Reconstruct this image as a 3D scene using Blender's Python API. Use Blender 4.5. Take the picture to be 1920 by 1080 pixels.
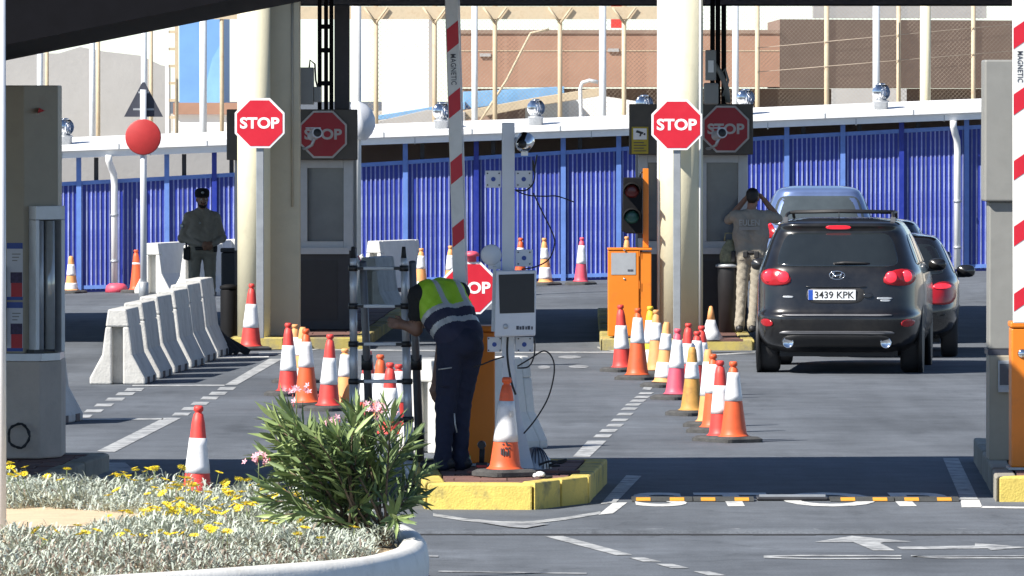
import bpy, bmesh, math, random
import numpy as np
from mathutils import Vector, Matrix, Euler
random.seed(7)
for o in list(bpy.data.objects): bpy.data.objects.remove(o)
S = bpy.context.scene
COL = S.collection
# ------------------------------------------------------------------ camera, sky, sun, exposure
F = 15700.0; CH = 3.1; HOR = 180.0
TH = math.atan((540 - HOR) / F)
cam = bpy.data.cameras.new('camera'); cam.sensor_width = 36; cam.lens = 36 * F / 1920
cam.clip_start = 1; cam.clip_end = 6000
co = bpy.data.objects.new('camera', cam); COL.objects.link(co)
co.location = (0, 0, CH); co.rotation_euler = (math.pi / 2 - TH, 0, 0)
S.camera = co
SUN_EL = math.radians(42); SUN_B = math.radians(35)
to_sun = Vector((-math.cos(SUN_B) * math.cos(SUN_EL), -math.sin(SUN_B) * math.cos(SUN_EL), math.sin(SUN_EL)))
W = bpy.data.worlds.new('World'); S.world = W; W.use_nodes = True
nt = W.node_tree; bg = nt.nodes['Background']
sk = nt.nodes.new('ShaderNodeTexSky'); sk.sky_type = 'NISHITA'; sk.sun_disc = False
sk.sun_elevation = SUN_EL; sk.sun_rotation = math.atan2(to_sun.x, to_sun.y)
sk.dust_density = 0.0; sk.ozone_density = 1.0; sk.air_density = 0.62; sk.altitude = 0
nt.links.new(sk.outputs[0], bg.inputs[0]); bg.inputs[1].default_value = 0.085
sl = bpy.data.lights.new('sun', 'SUN'); sl.energy = 5.0; sl.angle = math.radians(0.5); sl.color = (1.0, 0.95, 0.87)
so = bpy.data.objects.new('sun', sl); COL.objects.link(so)
so.rotation_euler = (-to_sun).to_track_quat('-Z', 'Y').to_euler(); so.location = (-40, -10, 60)
S.view_settings.view_transform = 'Standard'; S.view_settings.look = 'None'
S.view_settings.gamma = 1; S.view_settings.use_curve_mapping = False
S.view_settings.exposure = 0.86
# ------------------------------------------------------------------ pixel -> direction helpers
def ray(px, py):
    cx = (px - 960) / F; cy = (540 - py) / F
    return Vector((cx, math.cos(TH) + cy * math.sin(TH), -math.sin(TH) + cy * math.cos(TH)))
def at(px, py, Y):
    d = ray(px, py); p = d * (Y / d.y); p.z += CH; return p
def gz(px, py, z=0.0):
    d = ray(px, py); t = (z - CH) / d.z; p = d * t; p.z = z; return p
def ramp(x, y):
    t = min(max((y - 112) / 22.0, 0), 1); t = t * t * (3 - 2 * t)
    xx = min(max(x, -16), 16)
    return t * (-0.097 + 0.356 / 15.03 * (xx + 7.36))
def grd(px, py):
    z = 0
    for _ in range(6):
        p = gz(px, py, z); z = ramp(p.x, p.y)
    return p
def pxm(Y): return F / Y
def proj(p):
    v = Vector(p) - Vector((0, 0, CH))
    fw = v.y * math.cos(TH) - v.z * math.sin(TH); up = v.y * math.sin(TH) + v.z * math.cos(TH)
    return 960 + F * v.x / fw, 540 - F * up / fw
# ------------------------------------------------------------------ materials
MATS = {}
def M(name, col, rough=.6, metal=0.0, var=.12, scale=6, bump=0.0, bscale=60, coat=0.0, spec=.5, rand=0.0, emit=0.0, dirt=None, dscale=3.0, dlo=.5, dhi=.7, damt=.7, trans=0.0):
    if name in MATS: return MATS[name]
    m = bpy.data.materials.new(name); m.use_nodes = True; n = m.node_tree.nodes; l = m.node_tree.links
    b = n['Principled BSDF']; b.inputs['Roughness'].default_value = rough; b.inputs['Metallic'].default_value = metal
    b.inputs['Specular IOR Level'].default_value = spec; b.inputs['Coat Weight'].default_value = coat
    if coat: b.inputs['Coat Roughness'].default_value = .06
    tc = n.new('ShaderNodeTexCoord')
    nz = n.new('ShaderNodeTexNoise'); nz.inputs['Scale'].default_value = scale; nz.inputs['Detail'].default_value = 8; nz.inputs['Roughness'].default_value = .65
    l.new(tc.outputs['Object'], nz.inputs['Vector'])
    mx = n.new('ShaderNodeMix'); mx.data_type = 'RGBA'
    c = Vector(col)
    mr = n.new('ShaderNodeMapRange'); mr.inputs[1].default_value = .3; mr.inputs[2].default_value = .7
    l.new(nz.outputs['Fac'], mr.inputs[0]); l.new(mr.outputs[0], mx.inputs[0])
    mx.inputs[6].default_value = (*(c * (1 - var)), 1); mx.inputs[7].default_value = (*[min(x, .95) for x in c * (1 + var)], 1)
    out = mx.outputs[2]
    if dirt:
        n2 = n.new('ShaderNodeTexNoise'); n2.inputs['Scale'].default_value = dscale; n2.inputs['Detail'].default_value = 10; n2.inputs['Roughness'].default_value = .7
        l.new(tc.outputs['Object'], n2.inputs['Vector'])
        m2 = n.new('ShaderNodeMapRange'); m2.inputs[1].default_value = dlo; m2.inputs[2].default_value = dhi; m2.inputs[4].default_value = damt
        l.new(n2.outputs['Fac'], m2.inputs[0])
        x2 = n.new('ShaderNodeMix'); x2.data_type = 'RGBA'; l.new(m2.outputs[0], x2.inputs[0]); l.new(out, x2.inputs[6]); x2.inputs[7].default_value = (*dirt, 1)
        out = x2.outputs[2]
    if rand:
        oi = n.new('ShaderNodeObjectInfo'); hv = n.new('ShaderNodeHueSaturation')
        r2 = n.new('ShaderNodeMapRange'); r2.inputs[3].default_value = 1 - rand; r2.inputs[4].default_value = 1 + rand
        l.new(oi.outputs['Random'], r2.inputs[0]); l.new(r2.outputs[0], hv.inputs['Value']); l.new(out, hv.inputs['Color']); out = hv.outputs[0]
    l.new(out, b.inputs['Base Color'])
    rr = n.new('ShaderNodeMapRange'); rr.inputs[3].default_value = max(rough - .08, .02); rr.inputs[4].default_value = min(rough + .1, 1)
    l.new(nz.outputs['Fac'], rr.inputs[0]); l.new(rr.outputs[0], b.inputs['Roughness'])
    if bump:
        n3 = n.new('ShaderNodeTexNoise'); n3.inputs['Scale'].default_value = bscale; n3.inputs['Detail'].default_value = 6
        l.new(tc.outputs['Object'], n3.inputs['Vector'])
        bp = n.new('ShaderNodeBump'); bp.inputs['Strength'].default_value = bump; bp.inputs['Distance'].default_value = .02
        l.new(n3.outputs['Fac'], bp.inputs['Height']); l.new(bp.outputs[0], b.inputs['Normal'])
    if emit:
        l.new(out, b.inputs['Emission Color']); b.inputs['Emission Strength'].default_value = emit
    if trans: b.inputs['Transmission Weight'].default_value = trans
    MATS[name] = m
    return m
def asphalt_mat():
    m = bpy.data.materials.new('asphalt'); m.use_nodes = True; n = m.node_tree.nodes; l = m.node_tree.links; b = n['Principled BSDF']
    tc = n.new('ShaderNodeTexCoord')
    def noise(s, d=6, r=.6, vec=None, st=None):
        q = n.new('ShaderNodeTexNoise'); q.inputs['Scale'].default_value = s; q.inputs['Detail'].default_value = d; q.inputs['Roughness'].default_value = r
        if st:
            mp = n.new('ShaderNodeMapping'); mp.inputs['Scale'].default_value = st; l.new(tc.outputs['Object'], mp.inputs[0]); l.new(mp.outputs[0], q.inputs[0])
        else: l.new(tc.outputs['Object'], q.inputs[0])
        return q.outputs['Fac']
    def mr(x, a, b_, lo, hi):
        q = n.new('ShaderNodeMapRange'); q.inputs[1].default_value = a; q.inputs[2].default_value = b_; q.inputs[3].default_value = lo; q.inputs[4].default_value = hi
        l.new(x, q.inputs[0]); return q.outputs[0]
    def mul(a, b_):
        q = n.new('ShaderNodeMath'); q.operation = 'MULTIPLY'; l.new(a, q.inputs[0]); l.new(b_, q.inputs[1]); return q.outputs[0]
    big = mr(noise(.22, 4), .35, .65, .82, 1.14)
    mid = mr(noise(1.6, 9, .75), .3, .7, .76, 1.18)
    fin = mr(noise(55, 3), .3, .7, .78, 1.2)
    trk = mr(noise(1.0, 5, .6, st=(1.3, .07, 1)), .45, .75, 1.0, .72)
    vo = n.new('ShaderNodeTexVoronoi'); vo.feature = 'DISTANCE_TO_EDGE'; vo.inputs['Scale'].default_value = .21
    nzv = n.new('ShaderNodeTexNoise'); nzv.inputs['Scale'].default_value = 1.2; l.new(tc.outputs['Object'], nzv.inputs[0])
    mv = n.new('ShaderNodeVectorMath'); mv.operation = 'ADD'; l.new(tc.outputs['Object'], mv.inputs[0]); l.new(nzv.outputs['Color'], mv.inputs[1]); l.new(mv.outputs[0], vo.inputs['Vector'])
    crk = mr(vo.outputs['Distance'], 0, .006, .8, 1)
    oil = mr(noise(.9, 7, .62, st=(1, .35, 1)), .60, .72, 1.0, .62)
    pale = mr(noise(.55, 8, .7, st=(1, .5, 1)), .58, .70, 1.0, 1.3)
    f = mul(mul(mul(mul(big, mid), mul(fin, trk)), crk), mul(oil, pale))
    hs = n.new('ShaderNodeMix'); hs.data_type = 'RGBA'; hs.blend_type = 'MULTIPLY'; hs.inputs[0].default_value = 1
    hs.inputs[6].default_value = (.118, .131, .150, 1); l.new(f, hs.inputs[7]); l.new(hs.outputs[2], b.inputs['Base Color'])
    b.inputs['Roughness'].default_value = .82; b.inputs['Specular IOR Level'].default_value = .3
    bp = n.new('ShaderNodeBump'); bp.inputs['Strength'].default_value = .35; bp.inputs['Distance'].default_value = .01
    l.new(noise(90, 3), bp.inputs['Height']); l.new(bp.outputs[0], b.inputs['Normal'])
    MATS['asphalt'] = m; return m
def paint_mat(name, col, lo, hi, under=(.11, .115, .125)):
    return M(name, col, .7, var=.08, scale=4, dirt=under, dscale=5.5, dlo=lo, dhi=hi, damt=.92, bump=.1)
def mt(n): return MATS[n]
asphalt_mat()
M('white_paint', (.72, .72, .70), .45, var=.05, dirt=(.42, .40, .36), dscale=4, dlo=.5, dhi=.8, damt=.5)
M('white_plastic', (.78, .78, .76), .4, var=.04)
M('pole_grey', (.62, .64, .68), .4, var=.05, dirt=(.35, .34, .32), dlo=.55, dhi=.8, damt=.5)
M('steel', (.55, .57, .60), .38, .35, var=.1)
M('chrome', (.75, .76, .78), .12, 1.0, var=.05)
M('galv', (.42, .44, .46), .45, .5, var=.12, scale=20)
M('black_rubber', (.022, .022, .024), .75, var=.25, bump=.15)
M('signal_black', (.009, .009, .010), .7, var=.2, spec=.15)
M('black_plastic', (.02, .02, .022), .45, var=.2)
M('dark_metal', (.035, .035, .04), .5, .2, var=.2)
M('cable_black', (.012, .012, .013), .5, var=.1)
M('red_sign', (.56, .013, .030), .38, var=.06, dirt=(.5, .05, .06), dlo=.55, dhi=.8, damt=.35)
M('white_sign', (.82, .82, .82), .38, var=.03)
M('cone_red', (.66, .055, .045), .5, var=.12, rand=.08, dirt=(.36, .07, .05), dscale=9, dlo=.5, dhi=.8, damt=.55)
M('cone_orange', (.68, .105, .03), .5, var=.12, rand=.08, dirt=(.36, .10, .05), dscale=9, dlo=.5, dhi=.8, damt=.55)
M('cone_faded', (.74, .33, .12), .6, var=.14, rand=.08, dirt=(.45, .27, .14), dscale=9, dlo=.5, dhi=.8, damt=.6)
M('cone_ochre', (.52, .27, .06), .6, var=.2, dirt=(.20, .11, .04), dscale=8, dlo=.48, dhi=.7, damt=.7)
M('cone_yellow', (.70, .52, .04), .55, var=.12, dirt=(.40, .33, .08), dscale=9, dlo=.5, dhi=.8, damt=.5)
M('cone_pink', (.72, .09, .14), .5, var=.1, dirt=(.5, .14, .16), dscale=9, dlo=.5, dhi=.8, damt=.5)
M('cone_white', (.78, .78, .79), .35, var=.06, rand=.06, dirt=(.36, .34, .31), dscale=9, dlo=.5, dhi=.78, damt=.6)
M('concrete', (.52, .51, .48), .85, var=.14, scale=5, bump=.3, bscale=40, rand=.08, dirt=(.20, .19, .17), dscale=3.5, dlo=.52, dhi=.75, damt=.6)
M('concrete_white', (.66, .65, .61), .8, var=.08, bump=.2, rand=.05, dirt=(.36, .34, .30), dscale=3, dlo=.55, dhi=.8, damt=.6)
M('cream', (.70, .65, .47), .65, var=.05, scale=2, bump=.1, bscale=30, dirt=(.42, .37, .26), dscale=1.8, dlo=.55, dhi=.8, damt=.5)
M('tan_cab', (.36, .32, .245), .55, var=.08, scale=3, dirt=(.18, .15, .12), dlo=.55, dhi=.8, damt=.5)
M('plinth', (.56, .48, .41), .8, var=.1, bump=.2, dirt=(.24, .21, .19), dlo=.5, dhi=.75, damt=.6)
M('grey_cab', (.24, .24, .225), .5, var=.08, dirt=(.16, .15, .14), dlo=.55, dhi=.8, damt=.5)
M('alu', (.42, .43, .44), .4, .3, var=.08)
M('booth_dark', (.035, .036, .04), .6, var=.2)
M('header_dark', (.075, .068, .058), .6, var=.15)
M('glass_dark', (.10, .12, .14), .06, var=.1, spec=.8)
M('orange_paint', (.72, .20, .012), .42, var=.06, scale=3, dirt=(.38, .12, .03), dscale=4, dlo=.55, dhi=.8, damt=.6)
M('kerb_yellow', (.62, .48, .11), .75, var=.12, scale=5, bump=.3, dirt=(.13, .12, .08), dscale=3.2, dlo=.50, dhi=.68, damt=.85, rand=.08)
M('kerb_grey', (.30, .28, .23), .85, var=.15, bump=.3, rand=.1, dirt=(.12, .11, .10), dscale=3, dlo=.5, dhi=.75)
M('paver_red', (.17, .085, .07), .85, var=.2, bump=.3, rand=.15, dirt=(.08, .07, .065), dscale=5, dlo=.5, dhi=.7)
M('blue_fence', (.013, .030, .27), .42, var=.2, scale=3, rand=.12, dirt=(.05, .06, .22), dscale=3, dlo=.5, dhi=.8)
M('blue_rail', (.12, .22, .55), .42, var=.12)
M('picket_pale', (.29, .34, .58), .5, var=.15, scale=2, rand=.3, dirt=(.06, .07, .34), dscale=2.2, dlo=.42, dhi=.6, damt=.8)
M('roof_white', (.80, .80, .80), .5, var=.04, dirt=(.55, .53, .50), dscale=1.5, dlo=.55, dhi=.8, damt=.5)
M('post_tan', (.52, .43, .30), .7, var=.15, rand=.1, dirt=(.30, .2, .12), dscale=6, dlo=.5, dhi=.75)
M('post_pale', (.60, .64, .68), .5, var=.08)
M('wire', (.38, .32, .26), .6, .3, var=.2)
M('brown_wall', (.34, .195, .135), .85, var=.08, scale=1.5, bump=.2, bscale=8, dirt=(.24, .12, .075), dscale=.9, dlo=.5, dhi=.75, damt=.5)
M('brown_wall_dark', (.25, .175, .135), .85, var=.1, scale=1.5, bump=.2, bscale=8, dirt=(.17, .11, .08), dscale=.9, dlo=.5, dhi=.75, damt=.5)  # darker copy of brown_wall, shade of turned and recessed faces put into it
M('grey_wall', (.36, .355, .35), .85, var=.07, scale=1, bump=.2, bscale=10, dirt=(.28, .27, .25), dscale=.7, dlo=.52, dhi=.75, damt=.5)
M('white_wall', (.80, .79, .76), .8, var=.04, scale=1, dirt=(.6, .58, .53), dscale=.8, dlo=.55, dhi=.8, damt=.5)
M('blue_wall', (.14, .30, .58), .6, var=.1, scale=1)
M('tarp_blue', (.20, .40, .64), .5, var=.12, scale=2, bump=.3, bscale=4)
M('sand', (.60, .46, .30), .95, var=.12, scale=5, bump=.5, bscale=50, dirt=(.42, .32, .21), dscale=12, dlo=.5, dhi=.75, damt=.6)
M('pale_earth', (.50, .45, .37), .95, var=.15, scale=1.5, bump=.5, bscale=12, dirt=(.24, .21, .15), dscale=1.3, dlo=.5, dhi=.65)
M('rim_white', (.74, .73, .69), .6, var=.05, bump=.15, dirt=(.45, .42, .36), dscale=4, dlo=.52, dhi=.8, damt=.6)
paint_mat('paint_fresh', (.64, .64, .62), .50, .70)
paint_mat('paint_worn', (.44, .45, .45), .42, .64)
paint_mat('paint_faint', (.34, .35, .36), .42, .6)
M('canopy_dark', (.006, .006, .008), .8, var=.2, spec=.1)
M('canopy_top', (.30, .30, .30), .6)
M('lamp_red', (.34, .010, .016), .22, var=.05, spec=.6)
M('lamp_red_lit', (.80, .03, .05), .25, var=.02, emit=.55)
M('lamp_clear', (.55, .5, .5), .15, var=.05)
# ------------------------------------------------------------------ mesh builder
class MB:
    def __init__(s): s.v = []; s.f = []; s.m = []; s.sm = []
    def add(s, vs, fs, mi=0, sm=False):
        o = len(s.v); s.v += [tuple(x) for x in vs]
        for f in fs: s.f.append([i + o for i in f]); s.m.append(mi); s.sm.append(sm)
        return s
    def b2(s, x0, x1, y0, y1, z0, z1, mi=0):
        v = [(x0, y0, z0), (x1, y0, z0), (x1, y1, z0), (x0, y1, z0), (x0, y0, z1), (x1, y0, z1), (x1, y1, z1), (x0, y1, z1)]
        return s.add(v, [(0, 3, 2, 1), (4, 5, 6, 7), (0, 1, 5, 4), (1, 2, 6, 5), (2, 3, 7, 6), (3, 0, 4, 7)], mi)
    def box(s, c, d, rz=0, mi=0, rot=None):
        R = rot.to_matrix() if rot else Matrix.Rotation(rz, 3, 'Z')
        v = []
        for z in (-1, 1):
            for x, y in ((-1, -1), (1, -1), (1, 1), (-1, 1)):
                v.append(Vector(c) + R @ Vector((x * d[0] / 2, y * d[1] / 2, z * d[2] / 2)))
        return s.add(v, [(0, 3, 2, 1), (4, 5, 6, 7), (0, 1, 5, 4), (1, 2, 6, 5), (2, 3, 7, 6), (3, 0, 4, 7)], mi)
    def tube(s, p0, p1, r0, r1=None, n=12, mi=0, caps=True, sm=True):
        return s.path([p0, p1], [r0, r0 if r1 is None else r1], n, mi, caps, sm)
    def path(s, P, r, n=8, mi=0, caps=True, sm=True):
        P = [Vector(p) for p in P]
        if not isinstance(r, (list, tuple)): r = [r] * len(P)
        vs = []; prev = None
        for i, p in enumerate(P):
            t = (P[min(i + 1, len(P) - 1)] - P[max(i - 1, 0)]).normalized()
            if prev is None:
                a = Vector((0, 0, 1)) if abs(t.z) < .9 else Vector((1, 0, 0)); u = t.cross(a).normalized()
            else:
                u = (prev - t * prev.dot(t)); u = u.normalized() if u.length > 1e-6 else prev
            prev = u; w = t.cross(u)
            for k in range(n):
                a = 2 * math.pi * k / n; vs.append(p + (u * math.cos(a) + w * math.sin(a)) * r[i])
        o = len(s.v); s.add(vs, [])
        for i in range(len(P) - 1):
            for k in range(n):
                s.f.append([o + i * n + k, o + i * n + (k + 1) % n, o + (i + 1) * n + (k + 1) % n, o + (i + 1) * n + k]); s.m.append(mi); s.sm.append(sm)
        if caps:
            s.f.append([o + k for k in range(n)][::-1]); s.m.append(mi); s.sm.append(False)
            s.f.append([o + (len(P) - 1) * n + k for k in range(n)]); s.m.append(mi); s.sm.append(False)
        return s
    def lathe(s, prof, n=24, c=(0, 0, 0), mi=0, sm=True, R=None):
        vs = []
        for r, z in prof:
            for k in range(n):
                a = 2 * math.pi * k / n; p = Vector((r * math.cos(a), r * math.sin(a), z))
                if R: p = R @ p
                vs.append(p + Vector(c))
        fs = []
        for i in range(len(prof) - 1):
            for k in range(n): fs.append((i * n + k, i * n + (k + 1) % n, (i + 1) * n + (k + 1) % n, (i + 1) * n + k))
        s.add(vs, fs, mi, sm)
        o = len(s.v) - len(vs)
        if prof[0][0] > 1e-5: s.f.append([o + k for k in range(n)][::-1]); s.m.append(mi); s.sm.append(False)
        if prof[-1][0] > 1e-5: s.f.append([o + (len(prof) - 1) * n + k for k in range(n)]); s.m.append(mi); s.sm.append(False)
        return s
    def prism(s, poly, z0, z1, mi=0):
        a = sum(poly[i][0] * poly[(i + 1) % len(poly)][1] - poly[(i + 1) % len(poly)][0] * poly[i][1] for i in range(len(poly)))
        if a < 0: poly = poly[::-1]
        n = len(poly)
        vs = [(p[0], p[1], z0) for p in poly] + [(p[0], p[1], z1) for p in poly]
        return s.add(vs, [tuple(range(n))[::-1], tuple(range(n, 2 * n))] + [(i, (i + 1) % n, n + (i + 1) % n, n + i) for i in range(n)], mi)
    def prism_y(s, poly, y0, y1, mi=0):     # poly in (x,z), extruded along y; front is y0
        a = sum(poly[i][0] * poly[(i + 1) % len(poly)][1] - poly[(i + 1) % len(poly)][0] * poly[i][1] for i in range(len(poly)))
        if a < 0: poly = poly[::-1]
        n = len(poly)
        vs = [(p[0], y0, p[1]) for p in poly] + [(p[0], y1, p[1]) for p in poly]
        return s.add(vs, [tuple(range(n)), tuple(range(n, 2 * n))[::-1]] + [(i, n + i, n + (i + 1) % n, (i + 1) % n) for i in range(n)], mi)
    def sheet(s, poly, z, mi=0, zf=None):
        a = sum(poly[i][0] * poly[(i + 1) % len(poly)][1] - poly[(i + 1) % len(poly)][0] * poly[i][1] for i in range(len(poly)))
        if a < 0: poly = poly[::-1]
        return s.add([(p[0], p[1], z + (zf(p[0], p[1]) if zf else 0)) for p in poly], [tuple(range(len(poly)))], mi)
    def mesh(s, name, mats):
        me = bpy.data.meshes.new(name); me.from_pydata(s.v, [], s.f)
        for m in (mats if isinstance(mats, (list, tuple)) else [mats]): me.materials.append(mt(m) if isinstance(m, str) else m)
        me.polygons.foreach_set('material_index', s.m); me.polygons.foreach_set('use_smooth', s.sm); me.update()
        return me
    def build(s, name, mats, parent=None, loc=None, rz=None, bev=0, label=None, cat=None, group=None, kind=None):
        o = bpy.data.objects.new(name, s.mesh(name, mats)); COL.objects.link(o)
        if parent: o.parent = parent
        if loc: o.location = loc
        if rz is not None: o.rotation_euler.z = rz
        if bev:
            b = o.modifiers.new('bevel', 'BEVEL'); b.width = bev; b.segments = 2; b.limit_method = 'ANGLE'; b.angle_limit = math.radians(40)
        tag(o, label, cat, group, kind)
        return o
def tag(o, label=None, cat=None, group=None, kind=None):
    if label: o['label'] = label
    if cat: o['category'] = cat
    if group: o['group'] = group
    if kind: o['kind'] = kind
    return o
def thing(name, label, cat, loc=(0, 0, 0), rz=0, group=None, rot=None):
    o = bpy.data.objects.new(name, None); COL.objects.link(o); o.location = loc
    o.rotation_euler = rot if rot else (0, 0, rz); o.empty_display_size = .2
    return tag(o, label, cat, group)
def dup(o, parent=None):
    c = o.copy(); COL.objects.link(c); c.parent = parent
    for ch in list(o.children): dup(ch, c)
    return c
def inst(src, name, parent, loc, rot=(0, 0, 0), sc=(1, 1, 1)):
    o = bpy.data.objects.new(name, src); COL.objects.link(o); o.parent = parent; o.location = loc; o.rotation_euler = rot; o.scale = sc; return o
_txt = {}
def text_mesh(txt, bold=.0, spacing=1.0, ext=.0):
    cu = bpy.data.curves.new('lettering', 'FONT'); cu.body = txt; cu.size = 1; cu.offset = bold; cu.extrude = ext
    cu.align_x = 'CENTER'; cu.align_y = 'CENTER'; cu.space_character = spacing; cu.resolution_u = 4
    o = bpy.data.objects.new('lettering', cu); COL.objects.link(o)
    dg = bpy.context.evaluated_depsgraph_get(); dg.update()
    me = bpy.data.meshes.new_from_object(o.evaluated_get(dg)); bpy.data.objects.remove(o)
    xs = [v.co.x for v in me.vertices]; ys = [v.co.y for v in me.vertices]
    cx, cy = (max(xs) + min(xs)) / 2, (max(ys) + min(ys)) / 2; w, h = max(xs) - min(xs), max(ys) - min(ys)
    for v in me.vertices: v.co.x = (v.co.x - cx) / w; v.co.y = (v.co.y - cy) / h
    return me
def lettering(txt, mat_, w, h, parent, loc, rot=(math.pi / 2, 0, 0), bold=.02, spacing=1.0, name='lettering', depth=.002):
    me = text_mesh(txt, bold, spacing, .5)
    for v in me.vertices: v.co.x *= w; v.co.y *= h; v.co.z *= depth
    me.materials.clear(); me.materials.append(mt(mat_))
    o = bpy.data.objects.new(name, me); COL.objects.link(o); o.parent = parent; o.location = loc; o.rotation_euler = rot
    return o
def cam_rz(X, Y): return math.atan2(-X, Y)
# ================================================================== SETTING
xs = [-2500, -400, -100, -40, -20] + list(range(-16, 17, 2)) + [20, 40, 100, 400, 2500]
ys = [-400, -50, 20, 45, 60, 80, 100] + list(range(112, 136, 2)) + [140, 160, 220, 500, 1500, 5000]
b = MB(); vs = [(x, y, ramp(x, y)) for y in ys for x in xs]; nx = len(xs)
b.add(vs, [(j * nx + i, j * nx + i + 1, (j + 1) * nx + i + 1, (j + 1) * nx + i) for j in range(len(ys) - 1) for i in range(nx - 1)], 0, True)
ground = b.build('road', 'asphalt', kind='structure')
def mark(name, poly, mat_, z=.004):
    b = MB(); P = [grd(*p) for p in poly]
    b.sheet([(p.x, p.y) for p in P], z, 0, ramp)
    return b.build(name, mat_, ground)
def band(name, pts, wy, mat_, z=.004):      # curve given as pixels, thickness in pixels (vertical)
    up = [(x, y - wy / 2) for x, y in pts]; dn = [(x, y + wy / 2) for x, y in pts]
    b = MB(); U = [grd(*p) for p in up]; D = [grd(*p) for p in dn]
    for i in range(len(pts) - 1):
        b.sheet([(D[i].x, D[i].y), (D[i + 1].x, D[i + 1].y), (U[i + 1].x, U[i + 1].y), (U[i].x, U[i].y)], z, 0, ramp)
    return b.build(name, mat_, ground)
def dash(x, y, w, h, sk=3):
    return mark('lane_dash', [(x - w / 2 - sk, y + h / 2), (x + w / 2 - sk, y + h / 2), (x + w / 2 + sk, y - h / 2), (x - w / 2 + sk, y - h / 2)], 'paint_worn')
for x, y in ((155, 781), (176, 771), (195, 760), (216, 749), (235, 739), (252, 731)): dash(x, y, 32, 5.5)
for x, y in ((340, 777), (357, 767), (375, 757), (393, 747), (409, 738), (425, 729)): dash(x, y, 30, 5.5)
for x, y in ((1130, 818), (1141, 808), (1153, 798), (1162, 788), (1172, 777), (1180, 767), (1187, 759), (1196, 752), (1204, 745), (1211, 738)): dash(x, y, 30 - (818 - y) * .06, 5.4 - (818 - y) * .02)
mark('lane_line', [(181, 847), (215, 848), (340, 784), (307, 784)], 'paint_worn')
mark('lane_line', [(422, 722), (445, 722), (530, 673), (505, 673)], 'paint_worn')
mark('lane_line', [(1074, 857), (1106, 857), (1137, 827), (1102, 827)], 'paint_worn')
mark('lane_line', [(1204, 731), (1219, 732), (1232, 717), (1214, 717)], 'paint_worn')
band('stop_line', [(137, 787), (306, 786)], 2.6, 'paint_worn'); band('stop_line', [(248, 723.5), (421, 723)], 2.4, 'paint_worn')
band('stop_line', [(381, 670.5), (504, 669)], 2.6, 'paint_fresh'); band('stop_line', [(485, 664), (530, 663)], 5, 'paint_worn')
band('stop_line', [(560, 660), (610, 652), (655, 646)], 2.5, 'paint_worn'); band('stop_line', [(620, 656.5), (826, 658), (967, 661), (1155, 661)], 2.6, 'paint_worn')
band('stop_line', [(1320, 667), (1415, 661)], 2.4, 'paint_worn'); band('stop_line', [(1120, 652), (1160, 660)], 3, 'paint_worn')
mark('road_symbol', [(770, 672), (830, 670), (845, 677), (780, 679)], 'paint_worn')
for cx, cy, w in ((1085, 688, 38), (1068, 670, 44), (1020, 689, 24), (800, 688, 40), (700, 690, 34)):
    mark('road_symbol', [(cx + w / 2 * math.cos(a), cy + 3 * math.sin(a)) for a in [k * math.pi / 8 for k in range(16)]], 'paint_faint')
# front lane edges round the islands
mark('lane_line', [(1174, 892), (1203, 893), (1155, 943), (1126, 946)], 'paint_worn')  # stretch crossing the canopy shadow, its shade put in as duller paint
mark('lane_line', [(1150, 943), (1176, 943), (1150, 963), (1122, 966)], 'paint_fresh')
band('lane_line', [(812, 966), (870, 975), (940, 981), (1000, 980), (1060, 973), (1126, 962)], 5, 'paint_worn')
mark('lane_line', [(900, 981), (1030, 984), (985, 992), (955, 990)], 'paint_faint', .008)
mark('lane_line', [(1768, 860), (1797, 860), (1834, 937), (1801, 937)], 'paint_worn')  # far stretch duller than the near one, canopy shade put into the colour
mark('lane_line', [(1801, 938), (1836, 938), (1842, 952), (1803, 952)], 'paint_fresh')
band('lane_line', [(1840, 951.5), (1930, 953)], 3.4, 'paint_fresh')
mark('lane_line', [(200, 868), (235, 868), (255, 885), (215, 900), (178, 905)], 'paint_faint')
mark('lane_line', [(1020, 1006), (1056, 1006), (1186, 1041), (1156, 1042)], 'paint_worn')
for x, y in ((1208, 1050), (1260, 1062), (1330, 1076)): mark('lane_dash', [(x - 30, y - 4), (x, y - 4), (x + 32, y + 4), (x - 2, y + 4)], 'paint_worn')
band('lane_line', [(822, 1072), (960, 1074), (1100, 1076)], 2.4, 'paint_faint'); band('lane_line', [(796, 1043), (822, 1044)], 3, 'paint_faint')
for x0, x1 in ((815, 890), (1168, 1262), (1315, 1405), (1452, 1495), (1515, 1545), (1600, 1670), (1738, 1830), (1900, 1930)):
    mark('road_symbol', [(x0, 997), (x0 + 12, 993), (x1 - 20, 992), (x1, 995), (x1 - 15, 997)], 'paint_faint')
# turn arrows painted on the road
mark('painted_arrow', [(1527, 1017), (1597, 1005.5), (1710, 1016.5), (1660, 1017), (1650, 1019), (1678, 1033), (1638, 1033), (1600, 1017)], 'paint_worn')
mark('painted_arrow', [(1681, 1026), (1828, 1024), (1828, 1019), (1925, 1027), (1858, 1032.5), (1852, 1029), (1690, 1031)], 'paint_worn')
band('painted_arrow', [(1432, 1044), (1500, 1042.5), (1690, 1043)], 2.2, 'paint_worn'); band('painted_arrow', [(1432, 1045.5), (1520, 1048.5), (1690, 1048)], 2.2, 'paint_worn')
band('painted_arrow', [(1708, 1043), (1760, 1047), (1925, 1047)], 2.2, 'paint_worn'); band('painted_arrow', [(1710, 1044), (1925, 1043)], 1.6, 'paint_faint')
# STOP painted on the asphalt, its far half behind the rubber bump
c0, c1 = gz(1192, 949), gz(1795, 949)
st = lettering('STOP', 'paint_fresh', c1.x - c0.x, 2.2, ground, ((c0.x + c1.x) / 2, 64.25, .004), (0, 0, 0), .02, 1.15, 'painted_lettering', .0005)
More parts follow.
